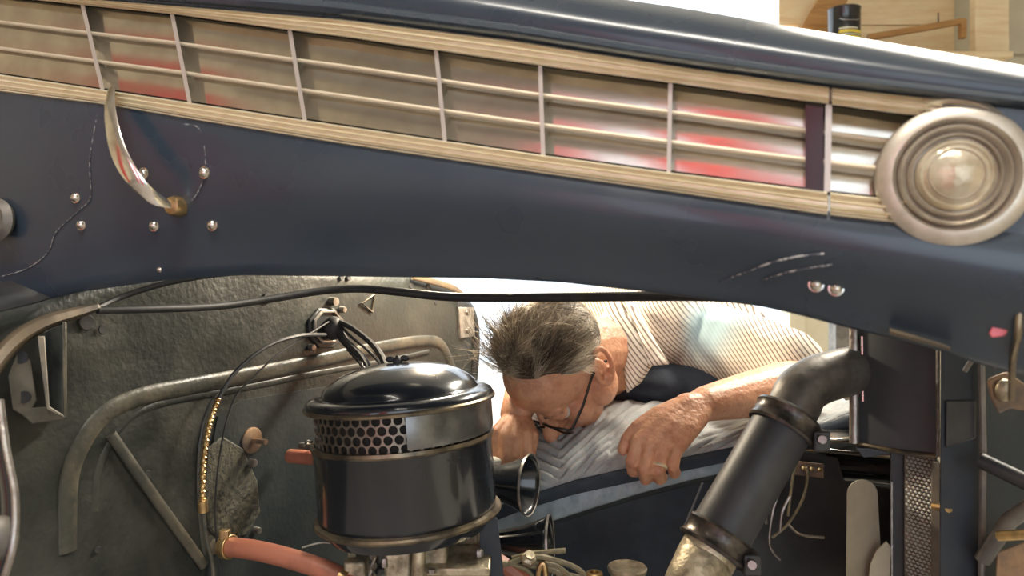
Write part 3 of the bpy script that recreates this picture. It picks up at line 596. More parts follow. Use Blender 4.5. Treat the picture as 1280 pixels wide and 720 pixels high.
# ---------------------------------------------------------------- far fender, inner panel
BY = 1.17
yLow = cv([(560, 700), (640, 663), (660, 656), (720, 636), (800, 612), (860, 597), (940, 580), (1000, 560), (1100, 538)])
ff = thing('front_fender', P(800, 760, BY), 'dark blue-black far fender and inner panel under the grey blanket', 'fender')
fx = xs(520, 1130, 16)
rows = [[P(x, yLow(x)-14, BY+.10) for x in fx], [P(x, yLow(x)-8, BY+.02) for x in fx], [P(x, yLow(x)+1, BY-.012) for x in fx], [P(x, yLow(x)+7, BY-.006) for x in fx], [P(x, yLow(x)+10, BY+.01) for x in fx]]
for k in range(1, 9): rows.append([P(x, lerp(yLow(x)+10, 900, k/8), BY+.012+.01*noise.noise(Vector((x*.006, k*.5, 3)))) for x in fx])
MB().grid(rows).build('inner_panel', M['bayblue'], ff, solid=.003)
rows = []
fx2 = xs(520, 1130, 24)
for (dy, Y) in ((-14, BY+.1), (-24, BY+.17), (-18, BY+.22), (20, BY+.27), (90, BY+.29), (170, BY+.30)): rows.append([P(x, yLow(x)*.4+330+dy, Y) for x in fx2])
MB().grid(rows).build('outer_skin', M['black'], ff, solid=.003)
# glossy highlights strips right of the hose: fender crown pieces
fr = thing('wing_panel', P(1040, 560, 1.12), 'glossy black fender crown with bright chrome strip right of the hose', 'fender')
rows = []
for (y0_, y1_, Y) in ((556, 556, 1.02), (549, 553, 1.05), (543, 548, 1.10), (536, 538, 1.18), (532, 522, 1.28), (545, 530, 1.36)):
    rows.append([P(lerp(985, 1130, k/8), lerp(y0_, y1_, k/8)-4*math.sin(k/8*math.pi), Y) for k in range(9)])
MB().grid(rows).build('crown_panel', M['chrome'], fr, solid=.003)
MB().tube([P(985, 524, 1.4), P(1030, 527, 1.38), P(1090, 531, 1.36)], .004, 8).build('chrome_strip', M['chrome'], fr)
MB().tube(spline([P(985, 560, 1.02), P(1030, 563, 1.01), P(1120, 572, 1.0)], 4), .003, 8).build('bead', M['chrome'], fr)
MB().tube([P(1030, 582, 1.10), P(1120, 588, 1.08)], .022, 16).build('brace_tube', M['black'], fr)
MB().tube([P(1060, 607, 1.05), P(1120, 612, 1.04)], .0025, 8).build('bead', M['chrome'], fr)
sp_ = [(988, 562), (1047, 572), (1055, 600), (1076, 606), (1120, 612), (1120, 780), (880, 780), (930, 640)]
tag(MB().prism([P(x, y, 1.02) for x, y in sp_], [P(x, y, 1.045) for x, y in sp_]).build('splash_panel', M['satin'], bevel=.002), 'black notched splash panel right behind the radiator hose', 'panel')
# terminal block
tb = thing('terminal_block', P(1005, 598, .99), 'small terminal block with frayed wires behind the radiator hose', 'terminal block')
MB().prism([P(978, 574, .995), P(1030, 580, .99), P(1030, 598, .99), P(978, 592, .995)], [P(978, 574, 1.015), P(1030, 580, 1.01), P(1030, 598, 1.01), P(978, 592, 1.015)]).build('block', M['rust'], tb, bevel=.001)
for x in (984, 994, 1004, 1014, 1024): MB().lathe([(.0038, 0), (.0035, .003), (.0003, .004)], P(x, 582+(x-978)*.1, .992), (0, -1, .1), 8).build('screw', M['brass'], tb)
for pts in ([(996, 580), (992, 592), (988, 620), (985, 645)], [(1008, 584), (1009, 600), (1003, 625), (985, 655), (965, 672)], [(984, 585), (976, 610), (966, 640), (962, 680), (975, 700)], [(988, 620), (978, 640), (975, 665)], [(980, 600), (960, 620), (958, 655)], [(985, 655), (1000, 668), (1030, 672)]):
    cable('wire', [P(x, y, .985) for x, y in pts], .0019, M['wire'] if pts[0][0] in (1008, 996) else M['steel'], None, parent=tb, seg=6)

# ---------------------------------------------------------------- radiator hose
rd = thing('radiator_hose', P(870, 720, .80), 'thick black radiator hose with two clamps leaning right to the tank', 'hose')
h0 = P(888, 688, .80); h1 = P(988, 515, .84); rH = .0335
ax_ = (h1-h0).normalized()
MB().tube([h0+ax_*(h1-h0).length*k/8 for k in range(9)], lambda t: rH-.0008*math.sin(t*math.pi), 32).build('rubber_hose', M['hose'], rd, bevel=.001)
def clamp(c, nm):
    g = MB().lathe([(rH, -.011), (rH+.0035, -.012), (rH+.0050, -.009), (rH+.0028, -.005), (rH+.0028, .005), (rH+.0050, .009), (rH+.0035, .012), (rH, .011)], c, ax_, 36, cap=False).build(nm, M['clampm'], rd)
    side = Vector((.8, -.45, -.2)); side = (side-ax_*side.dot(ax_)).normalized()
    MB().box(c+side*(rH+.006), (.018, .022, .022)).build('clamp_lug', M['satin'], g, bevel=.002)
    MB().tube([c+side*(rH+.006)+Vector((-.004, -.02, .004)), c+side*(rH+.006)+Vector((.008, .012, -.006))], .0045, 10).build('clamp_bolt', M['steel'], g)
clamp(h0+ax_*.012, 'hose_clamp'); clamp(h1-ax_*.014, 'hose_clamp')
MB().tube(spline([h1-ax_*.03, h1+ax_*.008, P(1003, 487, .85), P(1030, 472, .86), P(1072, 462, .88)], 8), .0285, 28).build('inlet_elbow', M['pipe'], rd)
MB().tube(spline([h0+ax_*.02, h0-ax_*.012, P(876, 712, .79), P(864, 740, .78), P(850, 790, .78)], 8), .0305, 28).build('outlet_elbow', M['dirty'], rd)
MB().tube([P(898, 600, .802)+Vector((-.022, -.012, 0))*0+Vector((-.020, -.012, .0)), P(868, 650, .80)+Vector((-.012, -.012, 0))], .0012, 6).build('mould_seam', M['hose'], rd)

# ---------------------------------------------------------------- radiator
ra = thing('radiator', P(1120, 760, .84), 'black radiator with header tank and honeycomb core at right', 'radiator')
D = Vector((.44, .90, 0)).normalized(); AX = Vector((.90, -.44, 0)).normalized()
c0 = P(1068, 0, .87); c1 = P(1172, 0, .80)
zt_ = H-(405-360)/F*.84; zb_ = H-(560-360)/F*.84
def slab(p, q, za, zb2, depth, mb=None):
    mb = mb or MB(); p = Vector((p.x, p.y, 0)); q = Vector((q.x, q.y, 0)); o = D*depth; Zs = (za, zb2)
    f = [p+Vector((0, 0, za)), q+Vector((0, 0, za)), q+Vector((0, 0, zb2)), p+Vector((0, 0, zb2))]
    return mb.prism(f, [v+o for v in f])
# curved end of tank: grid between left and right with belly
rows = []
for k in range(13):
    t = k/12; b_ = c0.lerp(c1, t)-D*.010*math.sin(math.pi*t)
    rows.append([Vector((b_.x, b_.y, z)) for z in (zt_+.02, zt_, lerp(zt_, zb_, .33), lerp(zt_, zb_, .66), zb_+.003, zb_)])
rows = [list(r_) for r_ in zip(*rows)]
back = [[v+D*.35 for v in r_] for r_ in rows]
MB().grid(rows).grid(back).grid([rows[0], back[0]]).grid([rows[-1], back[-1]]).grid([[r_[0] for r_ in rows], [r_[0] for r_ in back]]).grid([[r_[-1] for r_ in rows], [r_[-1] for r_ in back]]).build('header_tank', M['tank'], ra, sharp=60)
MB().tube([Vector((c0.x, c0.y, zt_+.01))-D*.003, Vector((c0.x, c0.y, zb_+.0))-D*.003], .0055, 10).build('solder_seam', M['steel'], ra)
MB().tube([Vector((c0.x+.009, c0.y, zt_-.015))-D*.012, Vector((c0.x+.010, c0.y, zb_+.05))-D*.012], .0022, 8).build('solder_bead', M['chrome'], ra)
MB().tube([Vector((c1.x, c1.y, zt_+.02))-D*.004, Vector((c1.x, c1.y, zb_))-D*.004], .002, 8).build('right_seam', M['steel'], ra)
MB().tube([Vector((p.x, p.y, zb_)) for p in [r_ for r_ in rows[-1]]], .003, 8).build('tank_bead', M['gold'], ra)
e = P(1113, 0, .85); e2 = P(1133, 0, .845)
slab(e, e2, zb_, H-.45, .02).build('side_rail', M['satin'], ra, bevel=.001)
MB().tube([Vector((e.x, e.y-.003, zb_-.04)), Vector((e.x, e.y-.003, H-.45))], .0015, 6).build('rail_edge', M['steel'], ra)
tr = [P(1070, 560, .86), P(1113, 562, .85), P(1110, 568, .85), P(1080, 572, .855)]
MB().prism(tr, [v+D*.1 for v in tr]).build('tank_foot', M['satin'], ra)
# honeycomb core: rows of small fin cells
k0 = P(1131, 0, .835); k1 = P(1170, 0, .80)
mbc = MB(); nr = 58; nc = 7; zc0 = zb_-.002; zc1 = H-.42
for r_ in range(nr):
    z = lerp(zc0, zc1, r_/nr)
    for c in range(nc):
        t0_ = (c+(r_ % 2)*.5)/nc; t1_ = t0_+1/nc
        if t1_ > 1.02: continue
        p0_ = k0.lerp(k1, t0_); p1_ = k0.lerp(k1, t1_); pm = (p0_+p1_)/2; h_ = (zc0-zc1)/nr
        A_ = Vector((p0_.x, p0_.y, z-h_*.5)); B_ = Vector((pm.x, pm.y, z)); C_ = Vector((p1_.x, p1_.y, z-h_*.5)); D_ = Vector((pm.x, pm.y, z-h_)); T_ = Vector((pm.x, pm.y, z-h_*.5))-D*.0035
        mbc.add([A_, B_, C_, D_, T_], [(0, 1, 4), (1, 2, 4), (2, 3, 4), (3, 0, 4)])
o = mbc.build('honeycomb_core', M['core'], ra, sharp=20)
slab(k0+D*.004, k1+D*.004, zb_, H-.45, .3).build('core_body', M['steel'], ra)
g0 = P(1164, 0, .80); g1 = P(1175, 0, .79)
slab(g0, g1, zb_-.005, H-.45, .02).build('core_strap', M['palemet'], ra, bevel=.001)
MB().tube([P(1168, 633, .785), P(1186, 636, .76)], .004, 8).build('drain_cock', M['brass'], ra)
# fan
fan = thing('cooling_fan', P(1090, 760, .86), 'tan sheet metal cooling fan blades in front of radiator core', 'fan')
def blade(cx, ytop, wdt, tilt, Y, lab):
    pts = []
    n = 10
    for k in range(n+1):
        a_ = math.pi*k/n; pts.append((cx-wdt*math.cos(a_), ytop+wdt*.95-wdt*.95*math.sin(a_)))
    pts = [(cx-wdt*1.08, 790)]+pts+[(cx+wdt*1.5, 790)]
    fr_ = [P(x+tilt*(790-y)*.0, y, Y+(x-cx)*.0006) for x, y in pts]
    return MB().prism(fr_, [v+Vector((.001, .003, 0)) for v in fr_]).build('fan_blade', M['blade'], fan)
blade(1078, 600, 19, 0, .84, '')
b2 = [P(1088, 705, .83), P(1096, 688, .83), P(1108, 677, .83), P(1114, 684, .83), P(1112, 720, .83), P(1104, 790, .83), P(1080, 790, .83)]
MB().prism(b2, [v+Vector((.001, .003, 0)) for v in b2]).build('fan_blade', M['blade'], fan)
MB().lathe([(.0003, 0), (.03, 0), (.034, .01), (.034, .04)], P(1090, 800, .85), AX, 24).build('hub', M['satin'], fan)

# ---------------------------------------------------------------- nose structure far right
ns = thing('grille_shell', P(1200, 760, .74), 'dark upright grille shell bulkhead at right edge behind the hood', 'grille shell')
def npoly(pts, Y, th, nm, m, par=ns, bev=.002): return MB().prism([P(x, y, Y) for x, y in pts], [P(x, y, Y+th) for x, y in pts]).build(nm, m, par, bevel=bev)
npoly([(1176, 400), (1226, 420), (1224, 800), (1174, 800)], .76, .08, 'bulkhead', M['bayblue'])
npoly([(1182, 500), (1220, 500), (1220, 548), (1182, 560)], .757, .01, 'inner_plate', M['satin'])
npoly([(1224, 430), (1400, 430), (1400, 800), (1222, 800)], .80, .05, 'rear_plate', M['firedark'])
MB().tube([P(1226, 430, .75), P(1229, 560, .75), P(1226, 790, .75)], .0032, 8).build('edge_flange', M['palemet'], ns)
MB().tube([P(1225, 575, .73), P(1290, 606, .70)], .008, 10).build('cross_strut', M['satin'], ns)
MB().tube([P(1228, 700, .74), P(1262, 650, .72), P(1300, 625, .70)], .008, 10).build('lower_strut', M['palemet'], ns)
npoly([(1246, 690), (1300, 670), (1300, 790), (1240, 790)], .73, .02, 'lower_gusset', M['rust'])
rb = thing('latch_bracket', P(1260, 520, .66), 'rusty cast latch bracket at right edge beneath hood corner', 'bracket')
MB().prism([P(x, y, .66) for x, y in ((1233, 474), (1258, 464), (1290, 486), (1290, 515), (1262, 510), (1248, 518), (1238, 498))], [P(x, y, .675) for x, y in ((1233, 474), (1258, 464), (1290, 486), (1290, 515), (1262, 510), (1248, 518), (1238, 498))]).build('casting', M['rust'], rb, bevel=.003)
MB().ellip(P(1256, 488, .655), (.008, .006, .010)).build('boss', M['dirty'], rb)
MB().tube(spline([P(1206, 464, .66), P(1216, 450, .655), P(1235, 439, .65), P(1262, 434, .64)], 6), .0022, 8).build('spring_hook', M['palemet'], rb)
MB().tube(spline([P(1228, 452, .65), P(1238, 447, .645), P(1245, 453, .645), P(1242, 460, .645)], 6), .0022, 8).build('small_hook', M['steel'], rb)
tag(MB().tube([P(1248, 670, .69), P(1300, 667, .66)], .0048, 10).build('brass_rod', M['brass']), 'short brass rod poking in from the lower right edge', 'rod')
tag(MB().tube(spline([P(1275, 380, .47), P(1272, 420, .47), P(1266, 450, .49), P(1264, 500, .5)], 5), .0022, 8).build('edge_seal', M['gold']), 'thin worn metal edge strip at the right beside the hood corner', 'strip')
pk = [(1236, 417), (1244, 396), (1256, 387), (1268, 388), (1265, 405), (1256, 420), (1240, 422)]  # reflection in the hood paint, put in as a flat pink piece
tag(MB().prism([HP(x, y, -.012) for x, y in pk], [HP(x, y, -.02) for x, y in pk]).build('reflection_patch', M['pink'], bevel=.001), 'small pink patch standing in for a reflection on the hood at the right edge', 'reflection_patch')

# ---------------------------------------------------------------- quilted blanket
bk_ = thing('moving_blanket', P(820, 560, BY), 'grey quilted moving blanket draped over the fender under the hands', 'blanket')
K = [-1, 0, 1, 2, 3]
yA = cv([(560, 560), (620, 540), (660, 527), (720, 515), (780, 505), (860, 508), (905, 524), (950, 520), (1000, 522), (1070, 508)])      # crest
yBn = cv([(560, 660), (640, 627), (720, 601), (760, 592), (800, 583), (860, 572), (940, 555), (1000, 538), (1070, 520)])     # quilt meets binding
yCn = cv([(560, 672), (640, 639), (660, 632), (720, 614), (800, 597), (860, 584), (940, 568), (1000, 550), (1070, 530)])
rows = []
qx = xs(590, 1075, 2.6)
def quilt(x, t, s):
    X = (x-700)*.0013; Yv = t*.13                      # metres on the cloth
    a_ = (abs(X)*.8+Yv); k = (a_ % .016)/.016; h = 1-abs(2*k-1)**2.5
    if x > 760: b_ = (Yv+.5*X) % .022/.022; h = .5*(h+1-abs(2*b_-1)**2.5)
    if t > .8: h *= max(0, (1-t)/.2)
    return h*.0095+.005*noise.noise(Vector((X*14, Yv*16, 1)))+.003*noise.noise(Vector((X*40, Yv*30, 5)))
NT = 46
for j in range(-12, NT+1):
    t = j/NT; row = []
    for x in qx:
        if t >= 0:
            Y = lerp(BY+.14, BY-.025, 1-(1-t)**1.7); y = lerp(yA(x), yBn(x)+5, t); q = quilt(x, t, 0)
            row.append(P(x, y, Y-q*1.0)+Vector((0, 0, q*.6)))
        else:
            Y = BY+.14-t*.45; y = yA(x)+1; p = P(x, y, BY+.14); q = quilt(x, t*1.4, 0)
            row.append(p+Vector((-t*.02, -t*.45, -.25*t*t*1.0+q-.002)))
    rows.append(row)
MB().grid(rows).build('quilted_cloth', M['quilt'], bk_, sharp=180, solid=.003)
def band(f0, f1, Y0, Y1, nm, m, amp, fr2, a, b, bulge=.004):
    rows = []
    for j in range(9):
        t = j/8; rows.append([P(x, lerp(f0(x), f1(x), t), lerp(Y0, Y1, t)-bulge*math.sin(math.pi*t)-amp*noise.noise(Vector((x*fr2, t*.8, 2)))*math.sin(math.pi*(.15+.7*t))) for x in xs(a, b, 3)])
    return MB().grid(rows).build(nm, m, bk_, sharp=180, solid=.002)
band(lambda x: yBn(x)-1, lambda x: yCn(x)+3, BY-.030, BY-.034, 'binding', M['binding'], .003, .06, 600, 1072, .005)
yD = cv([(560, 705), (640, 668), (660, 661), (720, 641), (800, 616), (860, 600), (940, 583), (1000, 562), (1070, 540)])
band(lambda x: yCn(x)+1, yD, BY-.028, BY-.022, 'hem', M['hem'], .010, .085, 600, 1072, .004)

# ---------------------------------------------------------------- the man
sh = P(872, 428, 1.46); el = P(1012, 478, 1.25); wr = P(866, 508, 1.085)
HC = P(701, 457, 1.22)
Fv = Vector((-.31, -.227, -.93)).normalized(); S0 = Vector((.72, -.69, -.07)); Sv = (S0-Fv*S0.dot(Fv)).normalized(); Uv = Fv.cross(Sv).normalized()
if Uv.x > 0: Uv = -Uv
HK = .95; HM = Matrix((Sv, Fv, Uv)).transposed() @ Matrix.Scale(HK, 3)                    # columns: side (his left), face forward, crown
def hl(s, f, u): return HC+HM @ Vector((s, f, u))
body = MB()
def he(c, r): body.ellip(hl(*c), r, HM, 28, 18)
he((0, -.012, .035), (.077, .098, .090)); he((0, .030, .040), (.066, .064, .068)); he((0, .030, -.045), (.060, .060, .068))
he((0, .072, -.098), (.028, .022, .022)); he((0, .045, -.08), (.047, .045, .036))
for s in (-1, 1):
    he((s*.036, .062, -.035), (.026, .024, .030)); he((s*.030, .083, .020), (.026, .013, .010)); he((s*.012, .104, -.032), (.009, .010, .008))
    he((s*.060, .01, -.055), (.016, .035, .035)); he((s*.031, .0785, .0055), (.0155, .0145, .0125))
    # ear: bowl with rolled rim
    rim = [(s*(.083-.006*math.cos(a_)), -.012+.019*math.cos(a_)-.015*math.sin(a_), -.004+.033*math.sin(a_)) for a_ in [k*2*math.pi/14 for k in range(15)]]
    body.chain([(hl(*p), .0046) for p in rim]); he((s*.077, -.010, -.004), (.0045, .014, .027)); he((s*.081, .002, -.030), (.006, .007, .010)); he((s*.078, .0, -.004), (.007, .005, .008))
body.chain([(hl(0, .088, .012), .009), (hl(0, .104, -.014), .0105), (hl(0, .117, -.030), .0125)]); body.chain([(hl(0, .088, .012), .009), (hl(0, .09, -.04), .013)])
for u, q in ((-.062, .0075), (-.074, .0085)): body.chain([(hl(-.020, .078, u), q*.5), (hl(0, .091, u), q), (hl(.020, .078, u), q*.5)])
nb_ = P(812, 440, 1.45)
body.chain([(hl(0, -.03, -.02), .062), (hl(0, -.05, -.06), .058), (nb_, .060), (P(850, 440, 1.55), .07)])
body.chain([(hl(0, .0, -.07), .040), (P(800, 455, 1.42), .05)])
# left arm and hand
body.chain([(sh, .056), (sh.lerp(el, .5), .050), (el, .040)])
body.chain([(el, .040), (el.lerp(wr, .25), .043), (el.lerp(wr, .6), .035), (wr.lerp(el, .10), .0265)])
body.chain([(wr.lerp(el, .1), .026), (P(842, 524, 1.072), .020)])
KN = [(797, 553, 1.046), (812, 559, 1.036), (830, 562, 1.036), (847, 559, 1.042)]
PP = [(790, 577, 1.034), (806, 587, 1.024), (823, 588, 1.024), (841, 582, 1.034)]
DP = [(791, 589, 1.052), (807, 599, 1.045), (825, 599, 1.045), (843, 592, 1.052)]
TP = [(795, 590, 1.080), (811, 596, 1.078), (828, 596, 1.078), (845, 590, 1.080)]
FR = [.0093, .0096, .0094, .0086]
for i in range(4):
    k = P(*KN[i]); wi = P(lerp(858, 874, i/3), lerp(507, 516, i/3), 1.082)
    body.chain([(wr.lerp(el, .06), .020), (wi, .0185), (wi.lerp(k, .5)+Vector((0, -.002, .003)), .0165), (k, .0115)])
    body.chain([(k, .0110), (k.lerp(P(*PP[i]), .5), FR[i]*.95), (P(*PP[i]), FR[i]*1.04), (P(*DP[i]), FR[i]*.92), (P(*TP[i]), FR[i]*.85)])
for i in range(3): body.caps(P(*KN[i]).lerp(wr, .35), P(*KN[i+1]).lerp(wr, .35), .0125, .0125)
body.chain([(P(850, 512, 1.085), .019), (P(822, 522, 1.075), .0165), (P(797, 535, 1.065), .0115), (P(785, 549, 1.062), .0105), (P(779, 562, 1.062), .0085)])
body.chain([(P(822, 522, 1.078), .015), (P(806, 545, 1.06), .012)])
# right arm and hand reaching down left of the head
rs = P(705, 400, 1.72); re = P(668, 452, 1.50); rw = P(645, 517, 1.20)
body.chain([(P(840, 425, 1.55), .08), (rs, .055), (re, .042), (re.lerp(rw, .3), .040), (rw, .026)])
K2 = [(657, 545, 1.155), (645, 548, 1.142), (633, 546, 1.145), (622, 541, 1.155)]
P2 = [(659, 566, 1.145), (645, 571, 1.130), (632, 570, 1.132), (620, 565, 1.145)]
D2 = [(656, 580, 1.150), (643, 587, 1.138), (630, 586, 1.140), (619, 580, 1.15)]
for i in range(4):
    k = P(*K2[i]); body.chain([(rw+Vector((.008-.005*i, -.01, -.01)), .017), (k, .0118), (P(*P2[i]), .0102), (P(*D2[i]), .0088)])
body.chain([(rw+Vector((.01, 0, -.01)), .016), (P(664, 545, 1.17), .0125), (P(662, 566, 1.165), .0105), (P(656, 582, 1.165), .009)])
me = remesh(body, .0021, 4, .5)
man = thing('person', P(800, 560, 1.5), 'man in striped shirt and glasses leaning head down over the blanket', 'person')
man.location.z = 0; WORLD[man.name].z = 0
c_ = recentre(me); skin = link('body', me, M['skin'], c_, man, 180)
# eyes, brows
for s in (-1, 1):
    MB().ellip(hl(s*.031, .075, -.005), (.0110, .0110, .0110)).build('eye', M['eye'], man)
    MB().ellip(hl(s*.031, .0845, -.0085), (.004, .003, .004), HM, 10, 8).build('iris', M['black_plastic'], man)
    eb = MB()
    for k in range(60):
        t = R.random(); p = hl(s*lerp(.014, .050, t), .096-.018*t*t, .021+.004*math.sin(t*3)+R.uniform(-.002, .002)); eb.tube([p, p+HM @ Vector((s*.006, .002, .004+R.uniform(-.003, .003)))], (.0006, .0001), 3)
    eb.build('eyebrow', M['rib'], man)
# glasses
gl = None
ge = thing('glasses', hl(0, .105, 0), 'black-framed eyeglasses worn by the man', 'glasses')
ge.parent = man; ge.location = hl(0, .105, 0)-WORLD[man.name]
for kk in ('label', 'category'): 
    if kk in ge: del ge[kk]
for s in (-1, 1):
    ring = [hl(s*(.034+.026*math.copysign(abs(math.cos(a_))**.7, math.cos(a_))), .108-.004*abs(math.cos(a_)), .000+.018*math.copysign(abs(math.sin(a_))**.7, math.sin(a_))) for a_ in [k*2*math.pi/24 for k in range(24)]]
    MB().tube(ring, .0019, 8, closed=True).build('rim', M['black_plastic'], ge)
    MB().tube([hl(s*.060, .106, .008), hl(s*.071, .100, .010), hl(s*.078, .06, .010), hl(s*.080, .01, .012), hl(s*.079, -.012, .002), hl(s*.077, -.026, -.018)], .0024, 8, flat=.6).build('temple', M['black_plastic'], ge)
MB().tube([hl(-.009, .109, .004), hl(0, .112, .006), hl(.009, .109, .004)], .0018, 8).build('bridge', M['black_plastic'], ge)
# ring
rgc = P(823, 582, 1.026); rga = (P(*PP[2])-P(*KN[2])).normalized()
MB().lathe([(.0098, -.002), (.0112, -.002), (.0115, 0), (.0112, .002), (.0098, .002)], P(*KN[2]).lerp(P(*PP[2]), .80), rga, 24, cap=False).build('ring', M['ringgold'], man)
# hair
def hairline(az):
    return cv([(-10, 50), (0, 49), (35, 40), (55, 36), (68, 6), (85, -2), (100, 6), (112, -22), (140, -48), (180, -54), (200, -54)])(az)
def hair_pt(az, elv, k=1.0):
    e_ = math.radians(elv); a_ = math.radians(az); d = Vector((math.sin(a_)*math.cos(e_), math.cos(a_)*math.cos(e_), math.sin(e_)))
    # radius: envelope of skull and forehead ellipsoids seen from the skull centre
    q = 1/math.sqrt((d.x/.077)**2+(d.y/.098)**2+(d.z/.090)**2)
    return Vector((d.x*q, d.y*q, d.z*q))*k, d
rows = []; ne = 22; na = 72
for j in range(ne+1):
    row = []
    for i in range(na+1):
        az = -180+360*i/na; hl_ = hairline(abs(az)); elv = lerp(hl_, 90, j/ne); p, d = hair_pt(az, elv, 1.0+.035*min(1, j/3)+.02*noise.noise(Vector((d_ for d_ in (az*.02, elv*.03, 0)))))
        row.append(hl(p.x, p.y-.012+(.016 if p.y > .02 else 0)*0, p.z+.035))
    rows.append(row)
hcap = MB().grid(rows).build('hair_base', mat('hair_underlayer', (.06, .045, .032), .8, col2=(.15, .12, .085), scale=60, bump=1, bscale=300), man, sharp=180)
hv_, hf_, tone = [], [], []
RH = random.Random(3)
for n in range(7500):
    az = RH.uniform(-180, 180); hl_ = hairline(abs(az)); u = RH.random(); s0_ = math.sin(math.radians(hl_)); elv = math.degrees(math.asin(lerp(s0_, 1, u)))
    p, d = hair_pt(az, elv, 1.03)
    side = abs(math.sin(math.radians(az)))*math.cos(math.radians(elv))
    # comb: from forehead back over the crown, loosely to one side, sides fall toward the nape
    cl = noise.noise_vector(Vector((d.x*6, d.y*6, d.z*6)))*1.5
    comb = Vector((.35, -.9, .1))+cl*1.15+Vector((RH.uniform(-.15, .15), RH.uniform(-.15, .15), RH.uniform(-.15, .15)))
    if d.z < .45: comb += Vector((0, -.3, -.9))
    comb = (comb-d*comb.dot(d)).normalized()
    L_ = (.028+.026*max(0, d.z))*RH.uniform(.6, 1.2); lift = .12+.42*max(0, cl.x)+RH.uniform(0, .10)
    if d.z > .5 and RH.random() < .03: lift += .4; L_ *= 1.2
    if d.y < -.25: L_ *= .6; lift = .08
    if d.x < .1 and d.z > .5 and d.y > -.3 and RH.random() < .14: lift += .35; L_ *= 1.4; comb = (comb+Vector((-1, 0, 0))).normalized()
    base = len(hv_); T = 5; wdt = .0006; bn = d.cross(comb).normalized()
    for q in range(T):
        t = q/(T-1); pt = p+comb*L_*t+d*(L_*lift*t*(1.4-t)); 
        # keep strands outside the head
        rr_ = pt.length; kq = 1/math.sqrt((pt.x/.079)**2+(pt.y/.100)**2+(pt.z/.092)**2)
        if kq > 1: pt = pt*kq*1.01
        W_ = hl(pt.x, pt.y-.012, pt.z+.035); ww = wdt*(1-t*.8); bw_ = HM @ bn*ww; dw = HM @ d*ww
        hv_ += [W_-bw_, W_+bw_, W_+dw]
    ton = min(1, max(0, .42+.50*cl.y+RH.gauss(0, .13)+(.30 if (d.z < .5 and d.y < .5) else 0)))
    tone += [ton]*(T*3)
    for q in range(T-1):
        for k in range(3):
            l = (k+1) % 3; hf_.append((base+q*3+k, base+q*3+l, base+(q+1)*3+l, base+(q+1)*3+k))
hm = bpy.data.meshes.new('hair'); hm.from_pydata([tuple(v) for v in hv_], [], hf_)
at = hm.attributes.new('tone', 'FLOAT', 'POINT'); at.data.foreach_set('value', tone)
c_ = recentre(hm); link('hair', hm, M['hair'], c_, man, 180)
# shirt: torso and sleeves
st = MB()
hip = P(830, 400, 2.0)
st.ellip(P(845, 430, 1.60), (.20, .20, .135), None, 28, 18)
st.chain([(P(830, 425, 1.50), .115), (P(850, 415, 1.75), .155), (hip, .15)])
st.chain([(P(826, 408, 1.41), .072), (P(860, 425, 1.50), .10)])
st.chain([(sh+Vector((-.02, .0, .005)), .088), (sh.lerp(el, .35)+Vector((0, 0, .008)), .078), (sh.lerp(el, .82)+Vector((0, .0, .014)), .066)])
st.chain([(P(800, 410, 1.60), .10), (rs, .075), (rs.lerp(re, .75), .062)])
me = remesh(st, .006, 3, .5)
nrms = [v.normal.copy() for v in me.vertices]
for v, nv_ in zip(me.vertices, nrms):
    q = noise.noise(Vector((v.co.x*9, v.co.y*9, v.co.z*15)))*.006+abs(noise.noise(Vector((v.co.x*22, v.co.z*16, v.co.y*9))))*.006; v.co += nv_*q
c_ = recentre(me); link('shirt', me, M['shirt'], c_, man, 180)
nt = M['shirt'].node_tree; ps = P(892, 416, 1.365)-c_                    # faded round blue print on the shoulder
tcn = nt.nodes.new('ShaderNodeTexCoord'); vd = nt.nodes.new('ShaderNodeVectorMath'); vd.operation = 'DISTANCE'; vd.inputs[1].default_value = ps; nt.links.new(tcn.outputs['Object'], vd.inputs[0])
mrn = nt.nodes.new('ShaderNodeMapRange'); mrn.interpolation_type = 'SMOOTHSTEP'; mrn.inputs[1].default_value = .03; mrn.inputs[2].default_value = .085; mrn.inputs[3].default_value = .9; mrn.inputs[4].default_value = 0; nt.links.new(vd.outputs['Value'], mrn.inputs[0])
mxn = nt.nodes.new('ShaderNodeMix'); mxn.data_type = 'RGBA'; mxn.inputs[7].default_value = (.36, .52, .58, 1); pb = nt.nodes['Principled BSDF']
srcl = pb.inputs['Base Color'].links[0].from_socket; nt.links.new(srcl, mxn.inputs[6]); nt.links.new(mrn.outputs[0], mxn.inputs[0]); nt.links.new(mxn.outputs[2], pb.inputs['Base Color'])
us = MB(); us.ellip(P(805, 478, 1.40), (.10, .10, .045), None, 24, 14); us.ellip(P(860, 482, 1.42), (.09, .10, .05)); us.ellip(P(778, 462, 1.36), (.03, .03, .05))
me = remesh(us, .005, 3); c_ = recentre(me); link('undershirt', me, M['navy'], c_, man, 180)
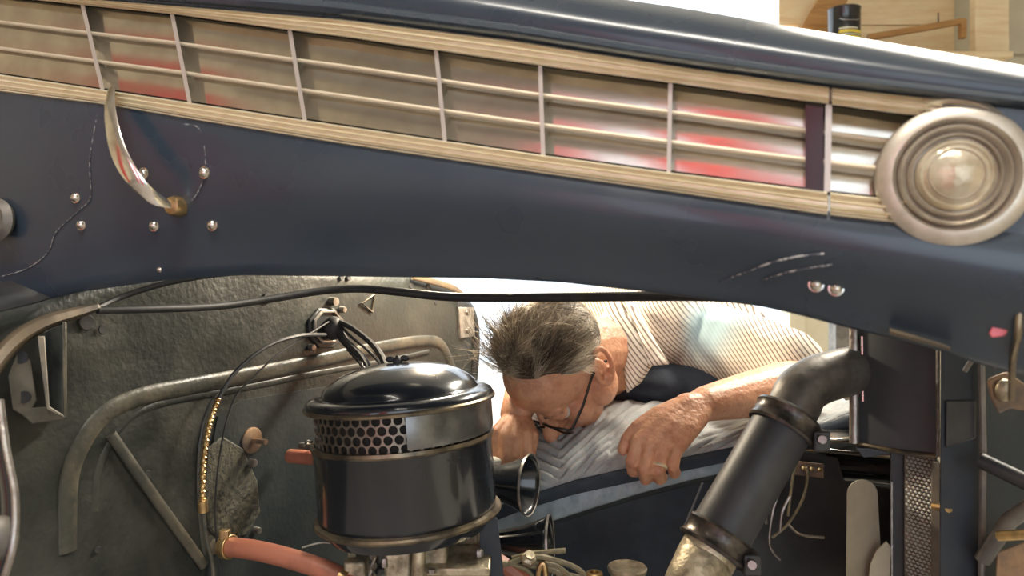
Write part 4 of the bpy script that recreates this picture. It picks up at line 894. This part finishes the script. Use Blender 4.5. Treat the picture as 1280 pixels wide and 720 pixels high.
# collar: folded flap with two points
def flap(poly, nm):
    rows = []
    for j in range(9):
        t = j/8; row = []
        for i in range(13):
            s = i/12; tp = poly[0]; bt = poly[1]
            a_ = Vector(tp(s)); b_ = Vector(bt(s)); p = a_.lerp(b_, t); row.append(P(p.x, p.y, p.z-.012*math.sin(math.pi*t)+.003*noise.noise(Vector((s*4, t*3, 1)))))
        rows.append(row)
    return MB().grid(rows).build(nm, M['shirt'], man, sharp=180, solid=.004)
def pl_(pts):
    def f(s):
        k = s*(len(pts)-1); i = min(int(k), len(pts)-2); return Vector(pts[i]).lerp(Vector(pts[i+1]), k-i)
    return f
flap((pl_([(750, 368, 1.33), (757, 390, 1.30), (770, 420, 1.28), (779, 450, 1.27), (784, 491, 1.262)]), pl_([(778, 374, 1.35), (792, 400, 1.30), (806, 430, 1.28), (815, 455, 1.27), (800, 478, 1.27)])), 'collar')
flap((pl_([(776, 374, 1.34), (790, 400, 1.30), (800, 430, 1.28), (803, 458, 1.27)]), pl_([(782, 374, 1.34), (803, 400, 1.30), (820, 430, 1.28), (836, 455, 1.265)])), 'collar_point')
M['print'] = mat('faded_blue_print', (.34, .52, .62), .85, col2=(.62, .62, .56), scale=30)
# trousers and shoes
tr_ = MB()
for s in (-1, 1):
    a_ = Vector((hip.x+s*.09, hip.y+.05, .98)); k_ = Vector((hip.x+s*.11, hip.y-.02, .52)); f_ = Vector((hip.x+s*.12, hip.y+.08, .10))
    tr_.chain([(Vector((hip.x, hip.y+.02, 1.02)), .15), (a_, .105), (k_, .075), (f_, .055)])
me = remesh(tr_, .009, 4); c_ = recentre(me); link('trousers', me, M['denim'], c_, man, 180)
for s in (-1, 1):
    b_ = MB().caps((hip.x+s*.12, hip.y+.10, .05), (hip.x+s*.14, hip.y-.08, .04), .05, .04); b_.build('shoe', M['satin'], man)
# something pale held in the right hand
tag(MB().ellip(P(612, 577, 1.12), (.018, .012, .008)).build('cleaning_cloth', M['white_plastic']), 'scrap of white cloth in fingers just behind the air cleaner', 'cloth')
